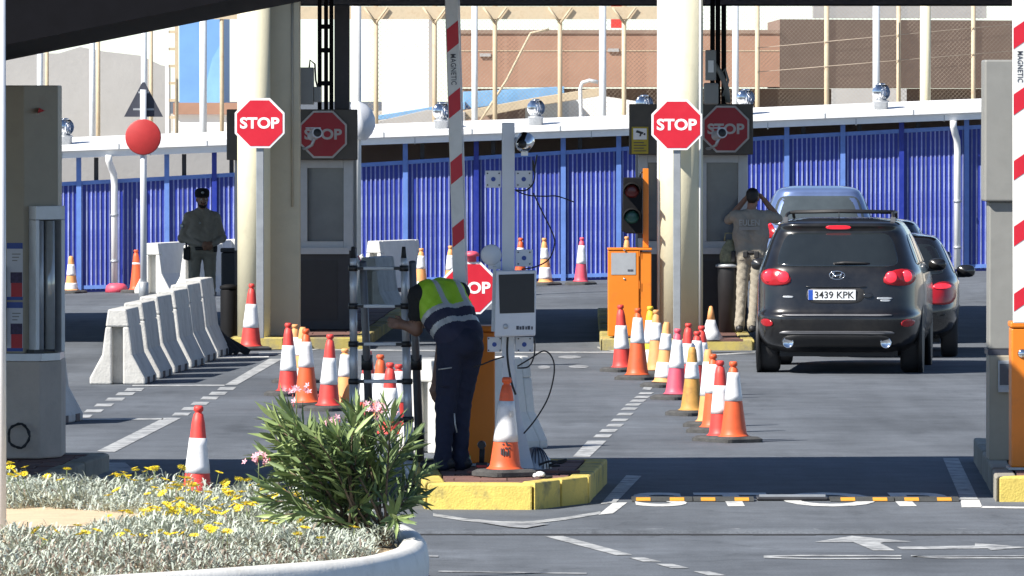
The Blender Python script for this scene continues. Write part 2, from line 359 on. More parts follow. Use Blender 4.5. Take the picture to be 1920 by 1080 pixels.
# transverse joint: dark groove with a low ridge behind it
b = MB(); random.seed(3); Y0 = gz(960, 1003).y; xx = [-6 + .22 * i for i in range(56)]
for i in range(55):
    w0 = .07 + random.uniform(-.03, .03)
    b.b2(xx[i], xx[i + 1], Y0 - w0, Y0 + .06, -.02, .005)
b.build('road_joint', 'black_rubber', kind='structure')
b = MB(); prof = [(Y0 + .06, 0), (Y0 + .10, .022), (Y0 + .30, .028), (Y0 + .62, 0)]
vs = []; N = 60
for i in range(N + 1):
    x = -6 + 12 * i / N
    for y, z in prof: vs.append((x, y + random.uniform(-.02, .02), z + (random.uniform(-.006, .006) if z else 0.0)))
b.add(vs, [(i * 4 + k, (i + 1) * 4 + k, (i + 1) * 4 + k + 1, i * 4 + k + 1) for i in range(N) for k in range(3)], 0, True)
b.build('road_ridge', 'asphalt', kind='structure')
# ------------------------------------------------------------------ kerbed islands
def island(name, label, top_px, h, back=None, stone=.62, kmat='kerb_yellow', mats=None, paver=.4, kw=.16, inner='paver_red', world=None, top_rng=None):
    P = [Vector((p.x, p.y)) for p in (gz(x, y, h) for x, y in top_px)] if world is None else [Vector(p) for p in world]
    a = sum(P[i].x * P[(i + 1) % len(P)].y - P[(i + 1) % len(P)].x * P[i].y for i in range(len(P)))
    if a < 0: P = P[::-1]
    n = len(P); c = sum(P, Vector((0, 0))) / n
    t = thing(name, label, 'traffic island', (c.x, c.y, 0))
    ins = []
    for i in range(n):
        e0 = (P[i] - P[i - 1]).normalized(); e1 = (P[(i + 1) % n] - P[i]).normalized()
        n0 = Vector((-e0.y, e0.x)); n1 = Vector((-e1.y, e1.x)); bis = (n0 + n1).normalized()
        ins.append(P[i] + bis * (kw / max(.3, bis.dot(n0))))
    b = MB(); b.prism([tuple(p - c) for p in [q + (c - q).normalized() * -.05 for q in ins]], 0, h - .035); b.build('core', 'kerb_grey', t)
    k = 0
    for i in range(n):
        A, B, a_, b_ = P[i], P[(i + 1) % n], ins[i], ins[(i + 1) % n]
        m = max(1, round((B - A).length / stone))
        for j in range(m):
            g = .012 / max((B - A).length, .1)
            t0, t1 = j / m + g, (j + 1) / m - g
            q = [A.lerp(B, t0), A.lerp(B, t1), a_.lerp(b_, t1), a_.lerp(b_, t0)]
            q = [tuple(x - c + Vector((random.uniform(-.006, .006), random.uniform(-.006, .006)))) for x in q]
            mm = mats(i, j) if mats else kmat
            MB().prism(q, -.02, h + random.uniform(-.006, .006)).build('kerb_stone', mm, t, bev=.018); k += 1
    # paving slabs inside, clipped to the outline
    if paver:
        lo = Vector((min(p.x for p in ins), min(p.y for p in ins))); hi = Vector((max(p.x for p in ins), max(p.y for p in ins)))
        def clip(poly):
            for i in range(n):
                A, B = ins[i], ins[(i + 1) % n]; e = B - A; nn = Vector((-e.y, e.x)).normalized(); A = A + nn * .012
                out = []
                for k in range(len(poly)):
                    p, q = poly[k], poly[(k + 1) % len(poly)]; dp, dq = (p - A).dot(nn), (q - A).dot(nn)
                    if dp >= 0: out.append(p)
                    if dp * dq < 0: out.append(p.lerp(q, dp / (dp - dq)))
                poly = out
                if len(poly) < 3: return None
            return poly
        y = lo.y; r = 0
        while y < hi.y:
            x = lo.x - (paver / 2 if r % 2 else 0)
            while x < hi.x:
                q = clip([Vector((x + .006, y + .006)), Vector((x + paver - .006, y + .006)), Vector((x + paver - .006, y + paver - .006)), Vector((x + .006, y + paver - .006))])
                if q and abs(sum(q[i].x * q[(i + 1) % len(q)].y - q[(i + 1) % len(q)].x * q[i].y for i in range(len(q)))) > .01:
                    MB().prism([tuple(v - c) for v in q], h - .05, h - .006 + random.uniform(-.003, .003)).build('paving_slab', inner, t)
                x += paver
            y += paver; r += 1
    return t
ISL_H = .2
M('kerb_dull', (.46, .37, .10), .8, var=.2, scale=5, bump=.3, dirt=(.20, .18, .13), dscale=2.5, dlo=.45, dhi=.62, damt=.8, rand=.15)
island('traffic_island', 'raised island with yellow kerb stones under the white camera pole and the workman', [(796, 905), (1002, 906), (1104, 894), (1138, 859), (772, 859)], ISL_H, mats=lambda i, j: 'kerb_yellow' if True else 'kerb_grey')
island('traffic_island', 'raised island with one bright yellow end under the tall grey machine', [(1826, 821), (1868, 892), (2150, 892), (2150, 821)], ISL_H, mats=lambda i, j: 'kerb_yellow' if i in (0, 1) and False else 'kerb_yellow' if i == 2 or i == 1 else 'kerb_grey')
island('traffic_island', 'low dull grey kerbed island at the foot of the tan poster cabinet', [(206, 849), (60, 905), (-120, 905), (-120, 849)], .15, kmat='kerb_grey')
IZ = .14
island('traffic_island', 'raised island with worn yellow kerb under the booth beside the black off-road car', None, IZ, kmat='kerb_dull', world=[(1.08, 102.0), (2.95, 102.0), (3.05, 117), (1.2, 117)], stone=.9, paver=.8)
island('traffic_island', 'raised island with worn dull kerb under the booth behind the concrete barriers', None, IZ, kmat='kerb_dull', world=[(-3.45, 102.5), (-1.80, 102.5), (-1.45, 118), (-3.2, 118)], stone=.9, paver=.8)
# ------------------------------------------------------------------ rubber speed bump, grey bar
def bump_strip(x0, x1, label, marks, mat_='bump_rubber', h=.03):
    a, c = gz(x0, 941), gz(x1, 941); t = thing('speed_bump', label, 'speed bump', ((a.x + c.x) / 2, a.y, 0), group=None)
    L = (c.x - a.x) / 2; n = max(1, round(2 * L / .55))
    for k in range(n):
        s0, s1 = -L + 2 * L * k / n + .004, -L + 2 * L * (k + 1) / n - .004
        b = MB(); pr = [(0, .004), (.10, h * .85), (.16, h), (.24, h), (.30, h * .85), (.40, .004)]
        b.add([(x, y, z) for x in (s0, s1) for y, z in pr], [(i, 6 + i, 7 + i, i + 1) for i in range(5)] + [(0, 1, 2, 3, 4, 5), (11, 10, 9, 8, 7, 6), (0, 5, 11, 6)])
        b.build('rubber_segment', mat_, t)
    for mx in marks:
        X = gz(mx, 937).x - t.location.x; w = .055
        b = MB(); b.add([(X - w, .012, .013), (X + w, .012, .013), (X + w, .098, h * .85 + .004), (X - w, .098, h * .85 + .004), (X - w, .012, .004), (X + w, .012, .004), (X + w, .098, .02), (X - w, .098, .02)],
                        [(0, 1, 2, 3), (0, 4, 5, 1), (1, 5, 6, 2), (3, 2, 6, 7), (0, 3, 7, 4)]); b.build('yellow_reflector', 'kerb_yellow_new', t)
    return t
M('kerb_yellow_new', (.70, .33, .03), .5, var=.1); M('bump_rubber', (.05, .052, .05), .8, var=.3, bump=.3)
bump_strip(1184, 1415, 'black rubber speed bump with yellow blocks beside the yellow island', (1205, 1268, 1326, 1389))
bump_strip(1556, 1800, 'black rubber speed bump with yellow blocks nearest the grey machine', (1587, 1647, 1706, 1767))
a, c = gz(1417, 940), gz(1556, 940)
t = thing('cable_cover', 'plain grey cover bar lying between the two rubber speed bumps', 'cable cover', ((a.x + c.x) / 2, a.y, 0))
L = (c.x - a.x) / 2
MB().prism_y([(-L + .01, .004), (L - .01, .004), (L - .01, .03), (-L + .01, .03)], .05, .35).build('bar', 'dark_metal', t, bev=.01)
MB().b2(-L + .03, L - .03, .10, .17, .03, .045).build('strip', 'galv', t)
# ------------------------------------------------------------------ canopies
def canopy_near():
    t = thing('entry_canopy', 'dark sloping canopy edge hanging over the lanes beside the tan cabinet', 'canopy', (-5, 65.5, 0))
    YF, YB = 61.9, 69.0
    def zb(X): return 3.386 + .2 * (X + 4.2) if X > -5 else 3.226
    Xs = [-13, -5, .5]; th = .42
    b = MB(); v = []
    for X in Xs:
        for Y, dz in ((YF, 0), (YB, 0), (YB, th), (YF, th)): v.append((X + 5, Y - 65.5, zb(X) + dz))
    b.add(v, [(0, 4, 5, 1), (4, 8, 9, 5), (3, 2, 6, 7), (7, 6, 10, 11), (0, 3, 7, 4), (4, 7, 11, 8), (1, 5, 6, 2), (5, 9, 10, 6), (0, 1, 2, 3), (8, 11, 10, 9)])
    b.build('roof_slab', 'canopy_dark', t)
    for X0, X1 in ((-13, -5), (-5, .5)):
        b = MB(); b.add([(X0 + 5, YB - 65.5 + dy, zb(X0 + (.001 if X0 == -5 else 0)) + dz) for dy, dz in ((.003, .05), (.06, .05), (.06, .5), (.003, .5))] + [(X1 + 5, YB - 65.5 + dy, zb(X1) + dz) for dy, dz in ((.003, .05), (.06, .05), (.06, .5), (.003, .5))],
                        [(0, 1, 2, 3), (7, 6, 5, 4), (0, 4, 5, 1), (1, 5, 6, 2), (2, 6, 7, 3), (3, 7, 4, 0)]); b.build('fascia', 'canopy_dark', t)
    for X in (-7, -11.5):
        for Y in (63.5, 67.5): MB().tube((X + 5, Y - 65.5, 0), (X + 5, Y - 65.5, zb(X)), .13).build('column', 'cream', t)
canopy_near()
p = at(342, -6, 66)
t = thing('signal_lamp', 'round red lamp hanging under the dark sloping canopy', 'lamp', (p.x, p.y, p.z))
MB().lathe([(.0, -.03), (.10, -.025), (.115, 0), (.10, .03), (.0, .035)], 24, R=Matrix.Rotation(math.pi / 2, 3, 'X')).build('lens', 'lamp_red', t)
MB().tube((0, .05, .02), (0, .05, 3.386 + .2 * (p.x + 4.2) - p.z + .02), .02).build('bracket', 'dark_metal', t)
def canopy_far():
    t = thing('checkpoint_canopy', 'long dark canopy over the two booths and their cream columns', 'canopy', (-2.5, 110, 0))
    MB().b2(-12.5, 11, -7.2, 7.3, 4.38, 4.9).build('roof_slab', 'canopy_dark', t)
    MB().b2(-12.52, 11.02, -7.27, -7.203, 4.36, 5.0).build('fascia', 'canopy_dark', t)
    MB().b2(-12.52, 11.02, 7.303, 7.37, 4.36, 5.0).build('fascia', 'canopy_dark', t)
    for X in (-8.5, 8):
        MB().tube((X + 1.5 if X < 0 else X + 2, -2, 0), (X + 1.5 if X < 0 else X + 2, -2, 4.38), .25).build('column', 'cream', t)
canopy_far()
# ------------------------------------------------------------------ blue picket fence and covered corridor
FY = 136.0
def fz(px, py): return at(px, py, FY).z
def lin(pts, x):
    for i in range(len(pts) - 1):
        if x <= pts[i + 1][0] or i == len(pts) - 2:
            (x0, y0), (x1, y1) = pts[i], pts[i + 1]; return y0 + (y1 - y0) * (x - x0) / (x1 - x0)
TOPL = [(-520, 384), (-60, 358), (110, 348), (440, 330), (680, 312), (1180, 281), (1430, 262), (1845, 240), (2000, 232)]
BOTL = [(-520, 562), (-60, 552), (110, 549), (1845, 508), (2000, 505)]
fence = thing('picket_fence', 'long bright blue picket fence under the white corridor roof', 'fence', (0, FY, 0))
pk = MB(); pk.b2(-.0115, .0115, -.004, .008, 0, 1); pkm = pk.mesh('picket', 'picket_pale')
xpx = -500.0; i = 0
while xpx < 1905 and i < 290:
    X = (xpx - 960) / F * FY; zb, zt = fz(xpx, lin(BOTL, xpx)) + .03, fz(xpx, lin(TOPL, xpx)) + .004
    o = inst(pkm, 'picket', fence, (X, random.uniform(-.003, .003), zb), (0, random.uniform(-.003, .003), random.uniform(-.15, .15)), (1, 1, zt - zb)); i += 1
    xpx += 8.6
def rail(name, pts, dy0, dy1, h, mat_, parent, off=0):
    b = MB()
    for i in range(len(pts) - 1):
        (x0, y0), (x1, y1) = pts[i], pts[i + 1]
        A, B = at(x0, y0, FY), at(x1, y1, FY)
        v = [(p.x, dy, p.z + off + dz) for p in (A, B) for dy, dz in ((dy0, 0), (dy1, 0), (dy1, h), (dy0, h))]
        b.add(v, [(0, 4, 5, 1), (1, 5, 6, 2), (2, 6, 7, 3), (3, 7, 4, 0)] + ([(0, 1, 2, 3)] if i == 0 else []) + ([(7, 6, 5, 4)] if i == len(pts) - 2 else []))
    return b.build(name, mat_, parent)
rail('top_rail', TOPL, -.035, .02, .065, 'blue_rail', fence, -.01)
rail('bottom_rail', BOTL, -.03, .018, .06, 'blue_rail', fence, .05)
bk = MB()
for i in range(len(TOPL) - 1):
    xa, xb = TOPL[i][0], TOPL[i + 1][0]; A0, B0 = at(xa, lin(BOTL, xa), FY), at(xb, lin(BOTL, xb), FY); A1, B1 = at(xa, TOPL[i][1], FY), at(xb, TOPL[i + 1][1], FY)
    v = [(p.x, dy, p.z) for dy in (.009, .02) for p in (A0, B0, B1, A1)]
    bk.add(v, [(0, 1, 2, 3), (7, 6, 5, 4), (0, 4, 5, 1), (3, 2, 6, 7)])
bk.build('backing_panel', 'blue_fence', fence)
ROOFB = [(-520, 320), (-60, 303), (108, 297), (420, 285), (680, 272), (1180, 254), (1420, 240), (1845, 223), (2000, 216)]
for k, xp in enumerate((-430, -280, -130, 20, 148, 313, 402, 590, 760, 893, 1056, 1160, 1310, 1475, 1580, 1690, 1812)):
    X = (xp - 960) / F * FY; zb, zt = fz(xp, lin(BOTL, xp)), fz(xp, lin(ROOFB, xp))
    MB().b2(X - .04, X + .04, -.06, -.016, zb, zt).build('post', 'blue_rail' if k % 3 else 'blue_fence', fence)
    if xp < 1840: MB().b2(X + .24, X + .31, .10, .17, zb, zt).build('post', 'dark_metal', fence)
roof = thing('corridor_roof', 'white sheet metal corridor roof running above the blue fence', 'roof', (0, FY, 0))
rail('fascia', ROOFB, -.34, -.28, .13, 'roof_white', roof)
rail('gutter', ROOFB, -.42, -.343, .085, 'roof_white', roof, .115)
def roof_sheet():
    b = MB()
    for i in range(len(ROOFB) - 1):
        A, B = at(*ROOFB[i], FY), at(*ROOFB[i + 1], FY)
        v = [(p.x, dy, p.z + dz) for p in (A, B) for dy, dz in ((-.277, .11), (1.5, .28), (1.5, .33), (-.277, .16))]
        b.add(v, [(0, 4, 5, 1), (1, 5, 6, 2), (2, 6, 7, 3), (3, 7, 4, 0)])
    b.build('roof_sheet', 'roof_white', roof)
roof_sheet()
for xp in range(60, 1900, 165):
    p = at(xp, lin(ROOFB, xp), FY); MB().b2(p.x - .008, p.x + .008, -.426, -.421, p.z + .118, p.z + .197).build('gutter_joint', 'galv', roof)
    MB().b2(p.x + .5, p.x + .512, -.344, -.341, p.z + .002, p.z + .11).build('fascia_joint', 'galv', roof)
def back_wall(px0, px1, dy, mat_, up):
    b = MB(); pts = [px0 + (px1 - px0) * k / 8 for k in range(9)]
    for i in range(8):
        A0, B0 = at(pts[i], lin(BOTL, pts[i]), FY), at(pts[i + 1], lin(BOTL, pts[i + 1]), FY); A1, B1 = at(pts[i], lin(ROOFB, pts[i]), FY), at(pts[i + 1], lin(ROOFB, pts[i + 1]), FY)
        b.add([(p.x, d, p.z + e) for d in (dy, dy + .1) for p, e in ((A0, 0), (B0, 0), (B1, up), (A1, up))], [(0, 1, 2, 3), (7, 6, 5, 4), (3, 2, 6, 7)])
    b.build('back_wall', mat_, roof)
back_wall(640, 2000, 1.38, 'brown_wall_dark', .26); back_wall(-520, 640, 3.0, 'grey_wall', -.02)
random.seed(5)
def vent(px, py, label):
    X = (px - 960) / F * (FY + .4); z = at(px, lin(ROOFB, px), FY).z + .21
    t = thing('roof_vent', label, 'roof vent', (X, FY + .4, z), random.uniform(0, 3), 'chrome vents along the corridor roof'); t.scale = (.88, .88, .88)
    MB().lathe([(.13, -.06), (.13, .14), (.15, .15), (.15, .17), (.11, .18)], 20).build('collar', 'galv', t)
    b = MB()
    for k in range(16):
        a = k * math.pi / 8; pts = []
        for j in range(7):
            q = -1.2 + 2.5 * j / 6; pts.append((.17 * math.cos(q), .17 * math.sin(q) + .33, a + .25 * j / 6))
        v = []
        for r, z_, aa in pts:
            v += [(r * math.cos(aa), r * math.sin(aa), z_), ((r - .03) * math.cos(aa + .33), (r - .03) * math.sin(aa + .33), z_)]
        b.add(v, [(2 * j, 2 * j + 1, 2 * j + 3, 2 * j + 2) for j in range(6)], 0, True)
    b.lathe([(.0, .50), (.06, .495), (.09, .47)], 16); b.lathe([(.10, .18), (.13, .3), (.10, .44)], 16)
    b.build('turbine', 'chrome', t)
for px, l in ((122, 'chrome turbine vent on the corridor roof beside the tan cabinet'), (828, 'chrome turbine vent on the corridor roof behind the striped barrier arm'), (1005, 'chrome turbine vent on the corridor roof beside the white camera pole'),
              (1208, 'chrome turbine vent on the roof behind the yellow sticker'), (1398, 'chrome turbine vent on the roof behind the shaded stop sign above the guard'), (1652, 'chrome turbine vent on the corridor roof above the black off-road car')): vent(px, 0, l)
def downpipe(px, y0, y1, label):
    X = (px - 960) / F * FY; z0 = at(px, y0, FY).z; z1 = max(at(px, y1, FY).z, ramp(X, FY) + .0)
    t = thing('downpipe', label, 'downpipe', (X, FY - .38, z1))
    MB().path([(-.05, 0, z0 - z1), (-.05, 0, z0 - z1 - .10), (-.02, .1, z0 - z1 - .2), (.02, .2, z0 - z1 - .32), (.03, .22, z0 - z1 - .5), (.03, .22, 0)], .055, 12).build('pipe', 'white_plastic', t)
    for zz in (.35, 1.1): MB().lathe([(.066, -.02), (.066, .02)], 14, (.03, .22, zz)).build('clip', 'galv', t)
downpipe(212, 290, 530, 'white downpipe on the blue fence beside the round red sign'); downpipe(1791, 226, 504, 'white downpipe on the blue fence beside the grey machine')
b = MB(); p = at(219, 548, FY - .5)
t = thing('sandbag', 'small pink red foot block under the white downpipe', 'block', (p.x, FY - .55, ramp(p.x, FY)))
MB().lathe([(.19, 0), (.17, .1), (.12, .14), (0, .15)], 12).build('block', 'cone_pink', t)
# ------------------------------------------------------------------ raised ground and things behind the corridor
b = MB(); vs = []; XX = [-60 + 4 * i for i in range(31)]; YY = [139.6, 140.2, 143, 150, 160, 200, 400]; ZZ = [-.4, 1.35, 1.9, 2.25, 2.5, 2.6, 2.6]
random.seed(11)
for y, z in zip(YY, ZZ):
    for x in XX: vs.append((x, y, z + (x * .03 if 141 < y and abs(x) < 12 else (.36 if x > 0 else -.36) if y > 141 else 0) + random.uniform(-.12, .12) * (y > 141)))
b.add(vs, [(j * 31 + i, j * 31 + i + 1, (j + 1) * 31 + i + 1, (j + 1) * 31 + i) for j in range(6) for i in range(30)], 0, True)
b.build('embankment', 'pale_earth', kind='structure')
def slab(name, label, cat, x0, x1, y0, y1, Y, depth, mat_, slope=0, top=None, floor=1.0):
    A, B = at(x0, y1, Y), at(x1, y0, Y); t = thing(name, label, cat, ((A.x + B.x) / 2, Y, floor))
    hw = (B.x - A.x) / 2
    poly = [(-hw, A.z - floor), (hw, A.z - floor)] + ([(at(x, y, Y).x - t.location.x, at(x, y, Y).z - floor) for x, y in top[::-1]] if top else [(hw, B.z - floor), (-hw, B.z - floor)])
    MB().prism_y(poly, 0, depth).build('wall', mat_, t); return t, hw
# grey concrete wall on the left
t, hw = slab('concrete_wall', 'plain grey concrete wall behind the corridor beside the tan cabinet', 'wall', -120, 318, 100, 420, 148, .4, 'grey_wall', top=[(-120, 100), (110, 100), (150, 88), (192, 96), (262, 104), (300, 122), (318, 125)])
# blue house
A = at(336, 60, 178); B = at(416, 200, 178)
t = thing('blue_house', 'blue painted house wall behind the lattice mast', 'house', ((A.x + B.x) / 2, 178, 2.0)); hw = (B.x - A.x) / 2
MB().prism_y([(-hw, 0), (hw, 0), (hw, 3.2), (-hw, 3.2)], 0, 5).build('wall', 'blue_wall', t)
MB().prism_y([(-.02, .8), (hw, .95), (hw, 2.25), (.25, 1.9)], -.02, -.003).build('painted_panel', 'tarp_blue', t)
t, hw = slab('low_wall', 'pale low wall with a brown ledge below the blue house', 'wall', 325, 445, 215, 330, 168, .4, 'white_wall')
z = at(325, 215, 168).z - 1.0; MB().b2(-hw, hw, -.1, .5, z + .003, z + .24).build('ledge', 'brown_wall', t)
t, hw = slab('white_building', 'tall white sunlit building wall behind the wire fence', 'building', 716, 804, 30, 330, 170, 4, 'white_wall')
MB().b2(hw + .003, hw + .12, .0, 4, .2, at(0, 25, 170).z - 1).build('corner_pier', 'grey_wall', t)
# brown block : lit face, then a face turned away
bt = thing('brown_building', 'long brown rendered building with a dark overhang behind the wire fence', 'building', (0, 165, 2.0))
def zz(py, Y): return at(960, py, Y).z - 2.0
xl, xc, xr = at(862, 0, 165).x, at(1462, 0, 165).x, at(1905, 0, 165).x
MB().prism([(xl, 0), (xc, 0), (xc + .0, 8), (xl, 8)], zz(163, 165), zz(58, 165)).build('wall', 'brown_wall', bt)
MB().prism([(xc + .003, .003), (xr + 1.5, 3.6), (xr + 1.5, 8), (xc + .003, 8)], zz(165, 165), zz(36, 165)).build('wall', 'brown_wall_dark', bt)
MB().prism([(xl, 1.6), (xc, 1.6), (xr + 1.5, 4.6), (xr + 1.5, 8), (xl, 8)], -.5, zz(166, 165)).build('recessed_base', 'brown_wall_dark', bt)
MB().b2(xl - .02, xc, -.03, -.004, zz(63, 165), zz(58, 165) + .02).build('coping', 'brown_wall_dark', bt)
MB().b2(xl, xc, -.012, -.004, zz(96, 165), zz(95, 165) + .005).build('string_course', 'post_tan', bt)
for px, py in ((910, 103), (1150, 94)):
    X = at(px, 0, 165).x; MB().b2(X - .11, X + .11, -.05, -.004, zz(py + 3, 165), zz(py - 3, 165)).build('bracket', 'grey_wall', bt)
t, hw = slab('red_chimney', 'small red block standing on the brown building', 'block', 1146, 1166, 8, 52, 170, .6, 'cone_red', floor=4.55)
t, hw = slab('grey_parapet', 'pale grey parapet above the brown building', 'wall', 1525, 1850, 4, 34, 176, .6, 'grey_wall', floor=3.0)
t, hw = slab('garden_wall', 'pale wall under the overhang of the brown building', 'wall', 1560, 1700, 166, 240, 160, .3, 'grey_wall')
t, hw = slab('white_wall', 'low white sunlit wall below the brown building beside the cream column', 'wall', 985, 1235, 182, 260, 158, .3, 'white_wall', top=[(985, 196), (1040, 186), (1130, 180), (1235, 196)])
def tarp(label, pts, Y, mat_, name='tarpaulin_roof', cat='roof', depth=1.6, th=.06):
    P = [at(x, y, Y) for x, y in pts]; c = P[0].copy(); t = thing(name, label, cat, (c.x, Y, c.z))
    q = [(p.x - c.x, p.z - c.z) for p in P]
    MB().prism_y(q, 0, depth).build('sheet', mat_, t, bev=.01)
    return t
tarp('blue tarpaulin roof beside the white building', [(704, 217), (872, 190), (872, 205), (704, 226)], 156, 'tarp_blue')
tarp('blue tarpaulin roof under the brown building', [(868, 172), (1058, 162), (1058, 178), (868, 206)], 157, 'tarp_blue')
tarp('sloping pale shed roof edge under the brown building', [(868, 208), (1010, 182), (1125, 164), (1125, 180), (1010, 198), (868, 226)], 155, 'post_tan', 'shed_roof')
tarp('grey rubble shed roof beside the white building', [(705, 228), (800, 206), (872, 210), (872, 234), (705, 240)], 154, 'grey_wall', 'shed_roof')
# mesh fence: posts, lattice mast, rail, wire
wf = thing('wire_fence', 'tall wire mesh fence with tan and pale posts behind the corridor roof', 'fence', (0, 146, 1.6))
def wp(px, w, mat_, name='post', Y=146, ytop=-10, ybot=300):
    A, B = at(px - w / 2, ybot, Y), at(px + w / 2, ytop, Y)
    MB().tube(((A.x + B.x) / 2, Y - 146, 0.0), ((A.x + B.x) / 2, Y - 146, B.z - 1.6), (B.x - A.x) / 2, n=10).build(name, mat_, wf)
for px, w in ((88, 7), (184, 8), (283, 8), (416, 8), (705, 9), (815, 9), (928, 9), (1050, 9), (1170, 9), (1420, 9), (1550, 10), (1685, 9), (1825, 9)): wp(px, w, 'post_tan')
for px, w in ((75, 11), (173, 11), (270, 11), (381, 14), (890, 12), (1130, 14), (1379, 13), (1643, 14)): wp(px, w, 'post_pale', Y=145.6)
A = at(0, 36, 146); C_ = at(0, 12, 146)
MB().b2(at(400, 0, 146).x, at(1240, 0, 146).x, -.05, .05, A.z - 1.6, C_.z - 1.6).build('top_beam', 'post_tan', wf)
for px in (705, 815, 928, 1050, 1170):
    for sx in (-1, 1): MB().tube((at(px, 0, 146).x, -.09, at(0, 44, 146).z - 1.6), (at(px + sx * 22, 0, 146).x, -.09, at(0, 14, 146).z - 1.6), .02, n=6).build('brace', 'post_tan', wf)
b = MB(); X0, X1 = at(690, 0, 146.1).x, at(1900, 0, 146.1).x; Z0, Z1 = 0.3, 3.6
for sgn in (-1, 1):
    x = X0 - (Z1 - Z0)
    while x < X1 + (Z1 - Z0):
        lo, hi = (x, x + (Z1 - Z0)) if sgn > 0 else (x + (Z1 - Z0), x)
        def cz(xq, a=lo, c=hi): return Z0 + (xq - a) / (c - a) * (Z1 - Z0)
        p0 = (lo, Z0); p1 = (hi, Z1)
        pts = []
        for q in (p0, p1):
            xq = min(max(q[0], X0), X1); pts.append((xq, cz(xq)))
        if abs(pts[0][0] - pts[1][0]) > .05: b.tube((pts[0][0], .06 + .004 * sgn, pts[0][1]), (pts[1][0], .06 + .004 * sgn, pts[1][1]), .0022, n=3, caps=False)
        x += .075
b.build('wire_mesh', 'wire', wf, kind='stuff')
for py0, py1 in ((90, 70), (135, 120)):
    MB().tube((at(1420, 0, 146).x, -.05, at(0, py0, 146).z - 1.6), (at(1905, 0, 146).x, -.05, at(0, py1 - 25, 146).z - 1.6), .006, n=5).build('line_wire', 'wire', wf)
p = at(1735, 220, 144); q = at(1735, -10, 144)
MB().tube((0, 0, 0), (0, 0, q.z - 1.6), .092).build('lamp_post', 'cream', loc=(p.x, 144, 1.6), label='thick cream lamp post standing behind the corridor roof', cat='post')
t = thing('lattice_mast', 'pale steel lattice mast with cross bars beside the blue house', 'mast', (at(322, 0, 147).x, 147, .8))
for dx in (-.085, .085): MB().b2(dx - .03, dx + .03, -.03, .03, 0, 4.4).build('leg', 'post_tan' if dx > 0 else 'roof_white', t)
for k in range(12): MB().b2(-.053, .053, -.02, .02, .7 + k * .3, .75 + k * .3).build('cross_bar', 'post_tan', t)
t = thing('pipe', 'bent pale pipe standing behind the corridor roof beside the white wall', 'pipe', (at(1090, 0, 150).x, 150, 1.8))
pp = [at(1090, 235, 150), at(1088, 165, 150), at(1092, 155, 150), at(1105, 151, 150), at(1122, 154, 150)]
MB().path([(p.x - t.location.x, 0, p.z - 1.8) for p in [Vector((pp[0].x, 0, 1.8))] + pp], .035, 8).build('tube', 'post_pale', t)
t = thing('loose_cable', 'slack tan cable hanging slantwise across the brown building', 'cable', (at(895, 0, 150).x, 150, 2.2))
MB().path([(at(x, 0, 150).x - t.location.x, 0, at(x, y, 150).z - 2.2) for x, y in ((895, 235), (918, 200), (950, 150), (978, 95), (995, 62), (1030, 55))], .022, 7).build('strand', 'post_tan', t)
# dry bushy grass behind the corridor on the left of the column and far right
random.seed(21)
b = MB()
for k in range(900):
    px = random.choice((random.uniform(330, 440), random.uniform(700, 880), random.uniform(1425, 1840))); Y = random.uniform(146.5, 152)
    X = at(px, 0, Y).x; z = 2.05 + .03 * X; a = random.uniform(0, 6.28); h = random.uniform(.15, .5); l = random.uniform(-.3, .3)
    b.add([(X - .01, Y, z), (X + .01, Y, z), (X + l * .6, Y, z + h * .7), (X + l, Y + .1, z + h)], [(0, 1, 2), (0, 2, 3)])
M('dry_grass', (.26, .20, .12), .9, var=.3, scale=2); b.build('dry_scrub', 'dry_grass', label='dry brown scrub on the bank behind the corridor roof', cat='scrub', kind='stuff')
# ================================================================== COLUMNS, BOOTHS, SIGNS
def X_(px, Y): return (px - 960) / F * Y
def Z_(py, Y): return at(960, py, Y).z
CY = 102.75
M('sign_post_grey', (.30, .32, .34), .5, .3, var=.12)
def octagon(r): return [(r * math.cos(math.pi / 8 + k * math.pi / 4), r * math.sin(math.pi / 8 + k * math.pi / 4)) for k in range(8)]
def stop_face(t, r, y=0, z=0, shade_tint=False):          # r = half of flat-to-flat width
    R = r / math.cos(math.pi / 8)
    MB().prism_y([(x, q + z) for x, q in octagon(R)], y, y + .018).build('plate', 'sign_white_shaded' if shade_tint else 'white_sign', t, bev=.003)
    MB().prism_y([(x, q + z) for x, q in octagon(R * .915)], y - .004, y - .0005).build('red_panel', 'sign_red_shaded' if shade_tint else 'red_sign', t)
    lettering('STOP', 'sign_white_shaded' if shade_tint else 'white_sign', r * 1.58, r * .46, t, (0, y - .0055, z + r * .01), bold=.034)
def stop_sign(px, py, Y, r, label, base_z, rz=0, post=True, prx=.035):
    t = thing('stop_sign', label, 'stop sign', (X_(px, Y), Y, base_z), rz)
    zc = Z_(py, Y) - base_z
    stop_face(t, r, 0, zc)
    if post:
        MB().b2(-.045, .045, .03, .09, 0, zc + r * .6).build('post', 'sign_post_grey', t, bev=.006)
        for dz in (-.14, .14): MB().b2(-.16, .16, .019, .03, zc + dz - .02, zc + dz + .02).build('bracket', 'galv', t)
    return t
stop_sign(487, 231, CY - .55, .305, 'sunlit red stop sign on a grey post before the column with a tan pier', IZ, -.05)
stop_sign(1269, 234, CY - .55, .31, 'sunlit red stop sign on a grey post before the cream column beside the traffic light', IZ, -.05)
def column(px0, px1, label, Y):
    x0, x1 = X_(px0, Y), X_(px1, Y); r = (x1 - x0) / 2
    t = thing('column', label, 'column', ((x0 + x1) / 2, Y, IZ))
    MB().lathe([(r, 0), (r, 4.38 - IZ)], 40).build('shaft', 'cream', t); return t, r
t, r = column(1235, 1318, 'round cream column beside the traffic light and the orange barrier cabinet', CY)
